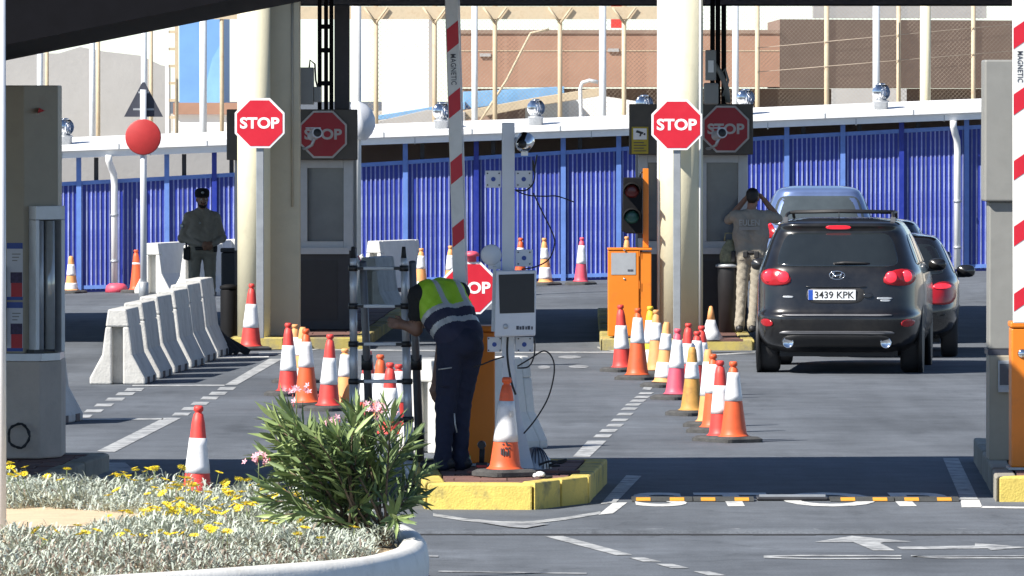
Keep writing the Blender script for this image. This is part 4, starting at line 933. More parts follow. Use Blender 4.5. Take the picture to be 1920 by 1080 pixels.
M('lens_red_off', (.14, .02, .02), .2); M('lens_green_off', (.02, .10, .09), .2)
for py, lm in ((358, 'lens_red_off'), (406, 'lens_green_off')):
    cx, cz = (b0x + b1x) / 2 - .005, Z_(py, Yt) - IZ
    MB().lathe([(0, .012), (.06, .01), (.088, 0)], 22, (cx, -.062, cz), R=R90).build('lens', lm, tl)
    v = []; N = 14
    for k in range(N + 1):
        a = math.radians(-10 + 200 * k / N)
        for y, r in ((-.062, .105), (-.21, .10)): v.append((cx + r * math.cos(a), y, cz + r * math.sin(a) + (0 if y > -.1 else -.012)))
    o = MB().add(v, [(2 * k, 2 * k + 1, 2 * k + 3, 2 * k + 2) for k in range(N)], 0, True).build('visor', 'signal_black', tl)
    m_ = o.modifiers.new('solid', 'SOLIDIFY'); m_.thickness = .006
MB().path([(b1x - .03, .05, z1), (b1x - .02, .05, z1 + .06), (b1x + .03, .06, z1 + .07)], .014, 6).build('cable', 'cable_black', tl); MB().b2(b1x - .06, b1x + .04, .02, .1, z0 - .06, z0 - .003).build('bracket', 'dark_metal', tl)
# dark bins & bits by the left column
t = thing('waste_bin', 'tall black bin beside the cream column behind the barriers', 'bin', (X_(429, 103.2), 103.2, 0))
w = X_(445, 103.2) - X_(413, 103.2); MB().lathe([(w * .46, 0), (w * .5, .05), (w * .5, .70), (w * .46, .72)], 8).build('body', 'signal_black', t); MB().lathe([(w * .53, .722), (w * .53, .76), (w * .2, .78), (0, .78)], 8).build('lid', 'signal_black', t)
t = thing('waste_bin', 'dark grey box bin behind the cream column in front of a white barrier', 'bin', (X_(434, 108.8), 108.8, 0))
MB().b2(-.13, .13, -.13, .13, 0, Z_(473, 108.8)).build('body', 'booth_dark', t, bev=.02); MB().b2(-.14, .14, -.14, .14, Z_(473, 108.8) + .002, Z_(468, 108.8) + .02).build('lid', 'booth_dark', t, bev=.01)
t = thing('rubber_planks', 'leaning black rubber strips at the end of the barrier row', 'rubber strips', (X_(405, 100.2), 100.2, 0))
for k, (dx, l, a) in enumerate(((-.02, .55, 38), (.03, .5, 46), (.09, .42, 30))):
    MB().box((dx + .06 * k, .06 * k, l / 2 * math.sin(math.radians(a)) + .02), (l, .05, .09), rot=Euler((0, math.radians(a), 0))).build('strip', 'black_rubber', t, bev=.008)
# pale edge post close to the left border
Ye = 52.0
t = thing('guide_post', 'pale grey steel post beside the silver planting', 'post', (X_(2, Ye), Ye, 0)); MB().tube((0, 0, 0), (0, 0, 3.75), .03).build('shaft', 'pole_grey', t); MB().lathe([(.05, 0), (.05, .02)], 14).build('flange', 'galv', t)
M('galv_dark', (.17, .17, .18), .45, .4, var=.1)
# ================================================================== CONES
_cm = {}
def rad(tt, h, rb): # radius at normalised height
    return rb + (.036 - rb) * (tt ** .92)
def cone_mesh(col, whites, h, rb, knob):
    key = (col, whites, h, rb, knob)
    if key in _cm: return _cm[key]
    pr = [(rb + .03, .05), (rb + .012, .058), (rb, .075)]
    for k in range(1, 15):
        tt = k / 14 * .955; pr.append((rad(tt, h, rb), .075 + (h - .075) * tt))
    top = pr[-1][1]
    if knob: pr[-2:] = []; pr += [(.036, h * .915), (.026, h * .925), (.026, h * .94), (.037, h * .95), (.037, h * .985), (.028, h), (.0, h)]
    else: pr += [(.033, h * .975), (.027, h), (0, h)]
    body = MB().lathe(pr, 22).mesh('cone_body', col)
    sl = []
    for lo, hi in whites:   # measured from the top, 0..1
        z0, z1 = h * (1 - hi), h * (1 - lo); n = 5; q = []
        for k in range(n + 1):
            z = z0 + (z1 - z0) * k / n; tt = max(0, (z - .075) / (h - .075)); q.append((rad(tt, h, rb) + .004, z))
        q = [(q[0][0] - .006, q[0][1])] + q + [(q[-1][0] - .006, q[-1][1])]
        sl.append(MB().lathe(q, 22).mesh('reflective_sleeve', 'cone_white'))
    bs = MB(); s = .20
    pl = [(s, .0), (s, .03), (s - .03, .05), (s - .06, .052)]
    ring = []
    for r_, z in pl:
        c_ = r_ - .05
        for sx, sy, a0 in ((1, 1, 0), (-1, 1, 90), (-1, -1, 180), (1, -1, 270)):
            for a in (0, 45, 90): ring.append((sx * c_ + .05 * math.cos(math.radians(a0 + a)), sy * c_ + .05 * math.sin(math.radians(a0 + a)), z))
    n = 12; bs.add(ring, [(i * n + k, i * n + (k + 1) % n, (i + 1) * n + (k + 1) % n, (i + 1) * n + k) for i in range(3) for k in range(n)] + [tuple(range(n))[::-1], tuple(range(36, 48))])
    _cm[key] = (body, sl, bs.mesh('rubber_base', 'black_rubber_dusty')); return _cm[key]
M('black_rubber_dusty', (.05, .05, .05), .85, var=.35, scale=10, bump=.3, dirt=(.11, .105, .10), dscale=6, dlo=.45, dhi=.7, damt=.6)
def cone(px, yb, yt, col, whites, label, z=0.0, knob=True, rz=None, group=None, rb=None, tilt=(0, 0), base=True):
    p = grd(px, yb) if z == 0 else gz(px, yb, z)
    h = max(.5, min(.82, (yb - yt) * p.y / F)); h = round(h / .03) * .03
    # the mouth of the cone sits on its base plate; yb is where the cone meets the plate
    t = thing('traffic_cone', label, 'traffic cone', (p.x, p.y, p.z), random.uniform(.5, 1.1) if rz is None else rz, group)
    t.rotation_euler = (tilt[0], tilt[1], t.rotation_euler.z); lean = (random.gauss(0, .018), random.gauss(0, .022), 0)
    body, sl, bs = cone_mesh(col, tuple(whites), h, rb or .108, knob)
    inst(body, 'cone_body', t, (0, 0, 0.004), lean)
    for s in sl: inst(s, 'reflective_sleeve', t, (0, 0, 0.004), lean)
    if base: inst(bs, 'rubber_base', t, (0, 0, 0.001))
    return t
random.seed(14)
R3 = ((.31, .66),); O3 = ((.135, .49),); P3 = ((.16, .56),); F4 = ((.18, .43), (.62, .86)); D3 = ((.22, .46),)
G1 = 'cones in the row beside the black off-road car'; G2 = 'cones behind the ladder'; G3 = 'cones along the blue fence'
cone(1167, 697, 571, 'cone_red', R3, 'red and white cone standing first in the row beside the orange cabinet', group=G1)
cone(1195, 712, 580, 'cone_orange', O3, 'broad orange cone with a white collar beside the orange cabinet', group=G1, rb=.118)
cone(1221, 694, 575, 'cone_yellow', ((.22, .58), (.68, .9)), 'yellow and white banded cone before the cream column', group=G1)
cone(1231, 703, 583, 'cone_faded', ((.2, .47),), 'faded orange cone with one white band before the cream column', group=G1)
cone(1245, 726, 603, 'cone_faded', F4, 'faded orange cone with two white bands in the row', group=G1, knob=False)
cone(1267, 749, 618, 'cone_pink', P3, 'pink cone with a broad white band in the row', group=G1)
cone(1288, 722, 608, 'cone_red', ((.33, .66),), 'red and white cone mostly hidden behind the pink cone', group=G1)
cone(1304, 748, 621, 'cone_red', ((.14, .5),), 'red cone with a short red tip hidden behind the dirty ochre cone', group=G1)
cone(1315, 742, 609, 'cone_red', ((.24, .5),), 'dark red cone with a white collar behind the dirty ochre cone', group=G1)
cone(1297, 779, 649, 'cone_ochre', D3, 'dirty ochre cone with a torn foot in the row', group=G1, knob=False)
cone(1330, 800, 658, 'cone_faded', ((.16, .6), ), 'faded orange cone hidden behind the orange cone at the near end of the row', group=G1, knob=False)
cone(1338, 811, 665, 'cone_orange', ((.13, .5),), 'orange cone with a white collar second from the near end of the row', group=G1)
cone(1352, 827, 675, 'cone_red', R3, 'red and white cone touching the last orange cone of the row', group=G1)
cone(1376, 829, 678, 'cone_orange', O3, 'orange cone with a white collar at the near end of the row', group=G1, rb=.118)
cone(541, 742, 608, 'cone_red', R3, 'red and white cone at the end of the group behind the ladder', group=G2)
cone(554, 718, 607, 'cone_faded', ((.22, .6),), 'faded orange cone behind the red cone of the ladder group', group=G2)
cone(566, 738, 613, 'cone_faded', ((.18, .43), (.62, .86)), 'pale orange cone with two white bands behind the bright orange one', group=G2, knob=False)
cone(575, 764, 615, 'cone_orange', ((.165, .49),), 'bright orange cone with a white collar behind the pink blossoms', group=G2, rb=.118)
cone(616, 770, 630, 'cone_red', R3, 'clean red and white cone standing alone between ladder and oleander tip', group=G2)
o6 = cone(649, 768, 652, 'cone_faded', ((.1, .46),), 'faded orange cone with a round dark mark behind the ladder rail', group=G2)
cone(691, 788, 656, 'cone_red', ((.33, .74),), 'red cone seen between the ladder rails, tallest tip', group=G2)
cone(714, 797, 664, 'cone_orange', ((.27, .68),), 'orange tipped cone in the middle between the ladder rails', group=G2)
cone(731, 824, 681, 'cone_red', ((.33, .75),), 'red tipped cone standing nearest the ladder between its rails', group=G2)
cone(751, 812, 685, 'cone_red', ((.1, .55),), 'white and red cone behind the ladder rail beside the workman', group=G2)
ci = cone(947, 892, 706, 'cone_orange', ((.24, .655),), 'scuffed orange cone with a peeling white band on the yellow island', z=ISL_H, rb=.118, rz=.55)
# dark stencilled emblem on that cone
b = MB(); random.seed(4)
for k, (u, z, w, hh_) in enumerate(((-.035, .19, .012, .05), (-.018, .185, .010, .06), (0, .175, .014, .035), (.004, .215, .02, .012), (.02, .18, .012, .05), (.03, .215, .016, .014), (.02, .24, .03, .010), (-.02, .245, .014, .012), (.006, .255, .010, .02))):
    def s_(uu, zz): 
        r = rad((zz - .075) / (.75 - .075), .75, .118) + .010; a = -math.pi / 2 + .05 + uu / r; return (r * math.cos(a), r * math.sin(a), zz)
    b.add([s_(u - w / 2, z - hh_ / 2), s_(u + w / 2, z - hh_ / 2), s_(u + w / 2, z + hh_ / 2), s_(u - w / 2, z + hh_ / 2)], [(0, 1, 2, 3)])
em = b.build('stencilled_emblem', 'booth_dark', ci); em.rotation_euler.z = -.55; sd = em.modifiers.new('solid', 'SOLIDIFY'); sd.thickness = .001
M('peel', (.60, .58, .55), .6)
b = MB(); b.add([(-.05, -.09, .5), (-.02, -.097, .5), (-.012, -.10, .47), (-.03, -.105, .445), (-.05, -.1, .46)], [(0, 1, 2, 3, 4)]); pe = b.build('peeling_flap', 'peel', ci); pe.modifiers.new('solid', 'SOLIDIFY').thickness = .002; pe.rotation_euler.z = .3
cone(369, 947, 763, 'cone_red', ((.325, .68),), 'clean red and white cone standing behind the silver planting', rb=.115)
cone(470, 657, 530, 'cone_red', ((.305, .66),), 'red and white cone at the foot of the cream column by the barriers', rb=.125)
cone(134, 550, 480, 'cone_faded', ((.22, .52), (.72, .96)), 'orange and white banded cone before the fence beside the tan cabinet', group=G3, knob=False)
cone(256, 549, 470, 'cone_orange', ((.3, .34),), 'plain orange cone partly hidden behind the white barrier', group=G3)
cone(789, 549, 465, 'cone_faded', ((.17, .46), (.75, .95)), 'faded cone with a round emblem before the fence above the workman back', group=G3)
cone(845, 548, 462, 'cone_faded', ((.2, .52), (.72, .95)), 'faded cone before the fence partly behind the striped barrier arm', group=G3)
cone(975, 539, 448, 'cone_orange', ((.2, .5),), 'orange cone before the fence behind the white camera pole', group=G3)
cone(1023, 535, 447, 'cone_faded', ((.21, .44), (.62, .86)), 'faded cone with two white bands before the fence beside the pink cone', group=G3)
cone(1089, 534, 445, 'cone_pink', ((.17, .56),), 'pink and white cone standing before the blue fence', group=G3)
cone(1176, 537, 444, 'cone_faded', ((.24, .6),), 'faded cone showing above the sunlit orange cabinet', group=G3)
# crushed cone lying against the column on the island
t = thing('traffic_cone', 'crushed white and orange cone on the island beside the cream column', 'traffic cone', tuple(gz(1333, 640, IZ)))
MB().lathe([(.16, .02), (.10, .12), (.07, .2), (.055, .26)], 14).build('white_skirt', 'cone_white', t); MB().lathe([(.05, .255), (.035, .36), (.02, .42), (0, .43)], 14).build('tip', 'cone_faded', t); MB().box((.12, 0, .015), (.5, .22, .03), .2).build('rubber_base', 'paver_red', t)
# ================================================================== CONCRETE BARRIERS
def nj_profile(s=1.0): return [(-.30, 0), (.30, 0), (.30, .07), (.165, .32), (.10, .81), (-.10, .81), (-.165, .32), (-.30, .07)]
def jersey(L):
    b = MB(); P = nj_profile(); b.prism_y(P, .13, L - .13)
    for y0, y1 in ((0, .13), (L - .13, L)):
        for sx in (-1, 1):
            b.prism_y([(sx * .06, 0), (sx * .30, 0), (sx * .30, .07), (sx * .165, .32), (sx * .127, .62), (sx * .06, .62)], y0, y1)
        b.prism_y([(-.127, .62), (.127, .62), (.10, .81), (-.10, .81)], y0, y1)
    return b
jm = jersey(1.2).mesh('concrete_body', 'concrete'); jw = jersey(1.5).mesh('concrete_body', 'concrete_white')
nm = MB().b2(-.004, .004, -.1, .1, .002, .075).mesh('lifting_notch', 'booth_dark')
def barrier_block(px, py, rz, label, mesh, group, name='concrete_barrier', z=None, rot=None):
    p = grd(px, py); t = thing(name, label, 'concrete barrier', (p.x, p.y, p.z), rz, group)
    if rot: t.rotation_euler = rot
    o = inst(mesh, 'concrete_body', t, (0, 0, 0)); bv = o.modifiers.new('bevel', 'BEVEL'); bv.width = .018; bv.segments = 2; bv.limit_method = 'ANGLE'
    for nx_ in (-.3, .3):
        for ny_ in (.35, .92): inst(nm, 'lifting_notch', t, (nx_, ny_, 0))
    return t
random.seed(8)
A, B = gz(221, 721), gz(362, 671)
names = ['grey concrete barrier at the open end of the row, its slotted end in full view', 'grey concrete barrier second in the row from the slotted open end', 'grey concrete barrier third in the row from the slotted open end',         'grey concrete barrier third from the rubber strips in the row', 'grey concrete barrier second from the rubber strips in the row', 'grey concrete barrier ending the row beside the black rubber strips']
for k in range(6):
    q = A.lerp(B, k / 5); px, py = proj(q)
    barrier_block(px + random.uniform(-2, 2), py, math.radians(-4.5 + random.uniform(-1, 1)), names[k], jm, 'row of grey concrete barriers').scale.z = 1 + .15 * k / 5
barrier_block(52, 797, math.radians(-8), 'grey concrete barrier peeping out behind the tan cabinet plinth', jm, None)
GW = 'white concrete barriers near the blue fence'
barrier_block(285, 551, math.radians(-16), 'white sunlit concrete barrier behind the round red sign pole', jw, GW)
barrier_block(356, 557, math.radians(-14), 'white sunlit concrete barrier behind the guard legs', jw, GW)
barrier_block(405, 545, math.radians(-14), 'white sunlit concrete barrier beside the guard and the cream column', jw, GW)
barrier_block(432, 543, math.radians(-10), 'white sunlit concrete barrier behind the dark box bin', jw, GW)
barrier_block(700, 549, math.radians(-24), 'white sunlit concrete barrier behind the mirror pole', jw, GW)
barrier_block(690, 590, math.radians(-12), 'grey shaded concrete barrier beside the booth with panels leaning on it', jm, None)
barrier_block(790, 850, math.radians(-35), 'white concrete barrier between the ladder and the workman legs', jw, None)
random.seed(18)
for k, (px, py, l) in enumerate(((700, 585, 'red edged white panel leaning nearest the shaded barrier'), (712, 580, 'white board leaning between the red edged panels'), (724, 574, 'red and white board leaning last in the pile beside the booth'))):
    p = gz(px + 22, py); t = thing('leaning_board', l, 'board', (p.x, p.y, 0)); Lh = .95 - .06 * k
    bx = MB(); R = Euler((0, math.radians(-28 - 2 * k), 0))
    cz = Lh / 2 * math.cos(math.radians(28 + 2 * k)) + .02; cx = -Lh / 2 * math.sin(math.radians(28 + 2 * k))
    MB().box((cx, 0, cz), (.05, .7, Lh), rot=R).build('board', 'white_paint', t, bev=.006); MB().box((cx + .03, -.02, cz - .01), (.02, .6, Lh * .9), rot=R).build('red_edge', 'cone_red' if k != 1 else 'dark_metal', t)
# ================================================================== TELESCOPIC LADDER
Yl = 65.6
t = thing('step_ladder', 'extended telescopic aluminium ladder with black collars beside the workman', 'ladder', (X_(715, Yl), Yl, 0))
def lx(px): return X_(px, Yl) - t.location.x
def lz(py): return Z_(py, Yl)
rungs = [503, 574, 645, 715, 786, 857]
for side, (xt, xb) in enumerate(((662, 664), (757, 769))):
    topz = lz(484)
    zs = [topz + .0] + [lz(r) for r in rungs] + [.03]
    for k in range(len(zs) - 1):
        f0 = (topz - zs[k]) / topz; f1 = (topz - zs[k + 1]) / topz; r = .026 + .0022 * k
        x0, x1 = lx(xt + (xb - xt) * f0), lx(xt + (xb - xt) * f1)
        MB().tube((x1, -.03 * (f1), zs[k + 1]), (x0, -.03 * f0, zs[k]), r, n=14).build('rail_section', 'steel', t)
    for k, r_ in enumerate(rungs):
        f0 = (topz - lz(r_)) / topz; x = lx(xt + (xb - xt) * f0); MB().lathe([(.036 + .002 * k, -.022), (.038 + .002 * k, 0), (.036 + .002 * k, .022)], 14, (x, -.03 * f0, lz(r_))).build('collar', 'black_plastic', t)
    MB().tube((lx(xt), 0, topz), (lx(xt) - .0, 0, topz + .09), .022, .014, n=12).build('end_cap', 'black_rubber', t); MB().lathe([(.04, 0), (.04, .05), (.03, .06)], 12, (lx(xb), -.03, 0)).build('foot', 'black_rubber', t)
    # rear leg of the A frame, its shade put in as darker metal
    xa, xbb = (680, 694) if side == 0 else (773, 787)
    MB().path([(lx(xbb), .75, 0.02), (lx((xa + xbb) / 2), .40, topz * .5), (lx(xa), .06, topz - .03)], [.036, .032, .028], 12).build('rear_leg', 'galv_dark', t)
    for z in (.42, 1.0): MB().lathe([(.045, -.06), (.045, .06)], 12, (lx(xbb + (xa - xbb) * z / topz), .75 - .69 * z / topz, z)).build('collar', 'black_plastic', t)
for k, r_ in enumerate(rungs):
    f0 = (lz(484) - lz(r_)) / lz(484); xl_, xr_ = lx(662 + 2 * f0) + .03, lx(757 + 12 * f0) - .03
    MB().box(((xl_ + xr_) / 2, -.03 * f0, lz(r_)), (xr_ - xl_, .045, .028)).build('rung', 'steel' if k else 'galv', t, bev=.005)
    for x in (xl_ + .025, xr_ - .025): MB().box((x, -.03 * f0 - .005, lz(r_)), (.05, .052, .022)).build('latch', 'black_plastic', t)
# ================================================================== CARS
class Car:
    def __init__(s, prof, n=7.0):
        s.z = np.array([p[0] for p in prof]); s.P = np.array([p[1:4] for p in prof]); s.n = n
    def at(s, z): return [np.interp(z, s.z, s.P[:, k]) for k in range(3)]     # rear y, front y, half width
    def rear(s, x, z):
        r, f, h = s.at(z); c, L = (r + f) / 2, (f - r) / 2; return c - L * max(0, 1 - min(1, abs(x) / h) ** s.n) ** (1 / s.n)
    def front(s, x, z):
        r, f, h = s.at(z); c, L = (r + f) / 2, (f - r) / 2; return c + L * max(0, 1 - min(1, abs(x) / h) ** s.n) ** (1 / s.n)
    def side(s, y, z):
        r, f, h = s.at(z); c, L = (r + f) / 2, (f - r) / 2; return h * max(0, 1 - min(1, abs(y - c) / L) ** s.n) ** (1 / s.n)
    def shell(s, name, mat_, parent):
        zs = []
        for i in range(len(s.z) - 1):
            m = 4
            zs += [s.z[i] + (s.z[i + 1] - s.z[i]) * k / m for k in range(m)]
        zs.append(s.z[-1]); N = 96; b = MB(); vs = []
        sm = lambda z: np.mean([s.at(z + d) for d in (-.018, -.009, 0, .009, .018)], axis=0)
        for z in zs:
            r, f, h = sm(z); c, L = (r + f) / 2, (f - r) / 2
            for k in range(N):
                a = 2 * math.pi * (k + .5) / N; ca, sa = math.cos(a), math.sin(a)
                # superellipse via radial param for even spacing
                q = (abs(ca) ** s.n + abs(sa) ** s.n) ** (-1 / s.n); vs.append((h * ca * q, c + L * sa * q, z))
        fs = [(i * N + k, i * N + (k + 1) % N, (i + 1) * N + (k + 1) % N, (i + 1) * N + k) for i in range(len(zs) - 1) for k in range(N)]
        b.add(vs, fs, 0, True); b.add([vs[k] for k in range(N)], [tuple(range(N))[::-1]]); top = len(zs) - 1
        b.add([vs[top * N + k] for k in range(N)], [tuple(range(N))], 0, True)
        return b.build(name, mat_, parent)
    def patch(s, name, poly, mat_, parent, where='rear', off=.006, dome=0.0, sub=3):
        # poly in (x,z) for rear/front, (y,z) for sides ; densify edges
        P = []
        for i in range(len(poly)):
            a, c = poly[i], poly[(i + 1) % len(poly)]; m = max(2, int(math.hypot(c[0] - a[0], c[1] - a[1]) / .06))
            P += [(a[0] + (c[0] - a[0]) * k / m, a[1] + (c[1] - a[1]) * k / m) for k in range(m)]
        # soften corners
        for _ in range(sub): P = [((P[i - 1][0] + 2 * P[i][0] + P[(i + 1) % len(P)][0]) / 4, (P[i - 1][1] + 2 * P[i][1] + P[(i + 1) % len(P)][1]) / 4) for i in range(len(P))]
        cx = sum(p[0] for p in P) / len(P); cz = sum(p[1] for p in P) / len(P); n = len(P); b = MB(); vs = []
        rings = [(1.0, -.02), (1.0, off * .3), (.985, off), (.8, off), (.55, off), (.28, off)]
        for sc, of in rings:
            for u, z in P:
                u2, z2 = cx + (u - cx) * sc, cz + (z - cz) * sc; of2 = of + dome * (1 - sc) * 2
                if where == 'rear': vs.append((u2, s.rear(u2, z2) - of2, z2))
                elif where == 'front': vs.append((u2, s.front(u2, z2) + of2, z2))
                else:
                    sg = 1 if where == 'right' else -1; vs.append((sg * (s.side(u2, z2) + of2), u2, z2))
        if where == 'rear': vs.append((cx, s.rear(cx, cz) - off - dome * 2, cz))
        elif where == 'front': vs.append((cx, s.front(cx, cz) + off + dome * 2, cz))
        else: vs.append(((1 if where == 'right' else -1) * (s.side(cx, cz) + off), cx, cz))
        fs = [(i * n + k, i * n + (k + 1) % n, (i + 1) * n + (k + 1) % n, (i + 1) * n + k) for i in range(len(rings) - 1) for k in range(n)] + [((len(rings) - 1) * n + k, (len(rings) - 1) * n + (k + 1) % n, len(rings) * n) for k in range(n)]
        return b.add(vs, fs, 0, True).build(name, mat_, parent)
M('car_black', (.007, .007, .008), .3, 0, var=.1, coat=.7, spec=.4, dirt=(.035, .032, .028), dscale=2.5, dlo=.45, dhi=.8, damt=.6)
M('car_black2', (.010, .010, .011), .25, 0, var=.1, coat=1.0)
M('car_blue', (.13, .19, .38), .3, .35, var=.06, coat=1.0)
M('car_greyblue', (.09, .12, .17), .3, .3, var=.06, coat=1.0)
M('glass_car', (.016, .020, .022), .05, 0, var=.1, spec=.9)
M('glass_blue', (.06, .075, .085), .05, 0, var=.1, spec=.9)
M('trim_black', (.014, .014, .015), .55, 0, var=.15)
M('plate_white', (.72, .73, .74), .4, var=.03); M('plate_blue', (.02, .08, .42), .4); M('plate_ink', (.02, .02, .02), .5)
def wheel(car, parent, x, y, r, w, side):
    t = MB(); hw = w / 2
    t.lathe([(r * .66, -hw), (r * .90, -hw), (r * .97, -hw * .85), (r, -hw * .6), (r, hw * .6), (r * .97, hw * .85), (r * .90, hw), (r * .66, hw)], 36, R=Matrix.Rotation(math.pi / 2, 3, 'Y'))
    o = bpy.data.objects.new('wheel', None); COL.objects.link(o); o.parent = parent; o.location = (x, y, r)
    t.build('tyre', 'black_rubber', o)
    g = MB()
    for k in (-.055, -.02, .02, .055): g.lathe([(r * 1.0015, k - .004), (r * .985, k), (r * 1.0015, k + .004)], 36, R=Matrix.Rotation(math.pi / 2, 3, 'Y'))
    g.build('tread_groove', 'cable_black', o)
    rim = MB(); rim.lathe([(r * .67, -hw * .8), (r * .64, 0), (r * .67, hw * .85)], 28, R=Matrix.Rotation(math.pi / 2, 3, 'Y'))
    for k in range(5):
        a = k * 2 * math.pi / 5; rim.box((side * hw * .55, r * .33 * math.cos(a), r * .33 * math.sin(a)), (.03, r * .2, r * .62), rot=Euler((a - math.pi / 2 + 0, 0, 0)))
    rim.tube((side * hw * .4, 0, 0), (side * hw * .7, 0, 0), r * .14, n=14); rim.build('rim', 'galv', o); return o
def mirror_part(t, car, sx, y, z, mat_, s=1.0):
    x0 = car.side(y, z)
    b = MB(); R = Matrix.Identity(3); vs = []
    for i in range(7):
        for k in range(14):
            a = 2 * math.pi * k / 14; q = -1.0 + 2.0 * i / 6; rr = math.sqrt(max(0, 1 - abs(q) ** 3)); vs.append((sx * (x0 + .04 * s + .13 * s) + .125 * s * rr * (abs(math.cos(a)) ** .7) * (1 if math.cos(a) > 0 else -1), y + .06 * q, z + .085 * s * rr * (abs(math.sin(a)) ** .7) * (1 if math.sin(a) > 0 else -1)))
    b.add(vs, [(i * 14 + k, i * 14 + (k + 1) % 14, (i + 1) * 14 + (k + 1) % 14, (i + 1) * 14 + k) for i in range(6) for k in range(14)], 0, True)
    o = b.build('door_mirror', mat_, t); MB().box((sx * (x0 + .06), y, z - .06), (.16, .06, .035)).build('mirror_foot', 'trim_black', o)
def side_windows(car, t, z0, z1, spans, mat_):
    for sx in ('left', 'right'):
        for a, c, d, e in spans: car.patch('side_window', [(a, z0), (c, z0), (d, z1), (e, z1)], mat_, t, sx, .004)
# --- black off-road car
SUV = Car([(.24, .42, 4.30, .80), (.32, .10, 4.55, .885), (.40, .035, 4.62, .92), (.50, .0, 4.66, .94), (.60, -.02, 4.67, .945), (.665, -.015, 4.665, .945), (.69, .03, 4.66, .945), (.85, .055, 4.60, .945), (.98, .07, 4.48, .942), (1.06, .085, 4.2, .935), (1.13, .10, 3.55, .92),
           (1.18, .12, 3.3, .90), (1.22, .15, 3.2, .882), (1.35, .25, 2.92, .835), (1.48, .345, 2.62, .785), (1.58, .415, 2.4, .74), (1.63, .40, 2.28, .71), (1.66, .37, 2.2, .69), (1.69, .42, 2.08, .655), (1.71, .55, 1.95, .60), (1.722, .75, 1.8, .50), (1.728, 1.0, 1.6, .3)], 6.2)
Yr = 93.1; Xc = X_(1569, Yr)
t = thing('parked_car', 'black off-road car with lit brake lights waiting beside the guard', 'car', (Xc, Yr, 0), -.085)
SUV.shell('body', 'car_black', t)
for sx in (-1, 1):
    for y in (.92, 3.62): wheel(SUV, t, sx * .80, y, .355, .24, sx)
    MB().lathe([(.40, -.02), (.41, .03), (.36, .03)], 32, (sx * .90, .92, .37), R=Matrix.Rotation(sx * math.pi / 2, 3, 'Y')).build('wheel_arch', 'trim_black', t); MB().lathe([(.40, -.02), (.41, .03), (.36, .03)], 32, (sx * .90, 3.62, .37), R=Matrix.Rotation(sx * math.pi / 2, 3, 'Y')).build('wheel_arch', 'trim_black', t)
MB().b2(-.66, .66, .45, 4.1, .19, .30).build('underbody', 'trim_black', t)
SUV.patch('rear_window', [(-.70, 1.20), (.70, 1.20), (.585, 1.575), (-.585, 1.575)], 'glass_car', t)
side_windows(SUV, t, 1.21, 1.55, [(.55, 1.15, 1.1, .68), (1.22, 2.0, 1.95, 1.2), (2.08, 2.95, 2.5, 2.05)], 'glass_car')
SUV.patch('windscreen', [(-.72, 1.22), (.72, 1.22), (.60, 1.6), (-.60, 1.6)], 'glass_car', t, 'front')
for sx in (-1, 1):
    tl_ = SUV.patch('tail_light', [(sx * .475, 1.00), (sx * .83, .98), (sx * .885, 1.06), (sx * .87, 1.175), (sx * .70, 1.19), (sx * .52, 1.13)], 'lamp_red', t, off=.012, dome=.01)
    for cx in (.60, .765):
        y = SUV.rear(sx * cx, 1.08); MB().lathe([(.0, .035), (.05, .03), (.062, .02), (.066, -.01)], 24, (sx * cx, y - .012, 1.085 + .01 * (cx > .7)), R=R90).build('lamp_lens', 'lamp_red_lit', tl_)
    SUV.patch('fog_lamp', [(sx * .70, .52), (sx * .875, .52), (sx * .89, .625), (sx * .76, .63), (sx * .70, .58)], 'lamp_red', t, off=.008)
    MB().lathe([(.0, 0), (.052, .0), (.060, -.01), (.062, .12), (.05, .13)], 20, (sx * .545, .06, .355), R=Matrix.Rotation(math.radians(90), 3, 'X') @ Matrix.Scale(-1, 3, (0, 0, 1))).build('exhaust', 'chrome', t)
    MB().path([(sx * .60, .62, 1.70), (sx * .595, .70, 1.765), (sx * .585, .95, 1.785), (sx * .585, 1.9, 1.785), (sx * .58, 2.05, 1.72)], .018, 8).build('roof_rail', 'trim_black', t); MB().box((sx * .60, .66, 1.715), (.05, .14, .06)).build('rail_foot', 'galv_dark', t)
    mirror_part(t, SUV, sx, 2.95, 1.17, 'car_black', .82)
    SUV.patch('head_lamp', [(sx * .5, .78), (sx * .86, .80), (sx * .88, .95), (sx * .55, .9)], 'lamp_clear', t, 'front')
MB().path([(-.57, 1.0, 1.79), (0, .98, 1.80), (.57, 1.0, 1.79)], .016, 8).build('cross_bar', 'trim_black', t); MB().path([(-.57, 1.9, 1.79), (0, 1.9, 1.80), (.57, 1.9, 1.79)], .016, 8).build('cross_bar', 'trim_black', t)
MB().path([(0, .55, 1.70), (0, .52, 1.80)], .004, 5).build('antenna', 'cable_black', t)
SUV.patch('brake_light', [(-.15, 1.612), (.15, 1.612), (.15, 1.655), (-.15, 1.655)], 'lamp_red_lit', t, off=.012, sub=2)
y = SUV.rear(0, 1.25); MB().path([(-.03, y - .03, 1.235), (.08, y - .045, 1.245), (.30, y - .035, 1.24), (.36, y - .02, 1.235)], [.014, .017, .012, .008], 7).build('wiper', 'trim_black', t); MB().lathe([(.0, .05), (.022, .04), (.03, 0)], 12, (-.03, y + .02, 1.225), R=R90).build('wiper_pivot', 'trim_black', t)
SUV.patch('plate_recess', [(-.36, .79), (.30, .79), (.33, .97), (-.36, .97)], 'trim_black', t, off=.003)
y = SUV.rear(0, .89) - .02
pl = MB().b2(-.32, .21, y, y + .012, .83, .945).build('number_plate', 'plate_white', t, bev=.002); MB().b2(-.318, -.268, y - .002, y - .0005, .832, .943).build('country_band', 'plate_blue', pl); lettering('3439 KPK', 'plate_ink', .44, .078, pl, (-.028, y - .0018, .8875), bold=.012)
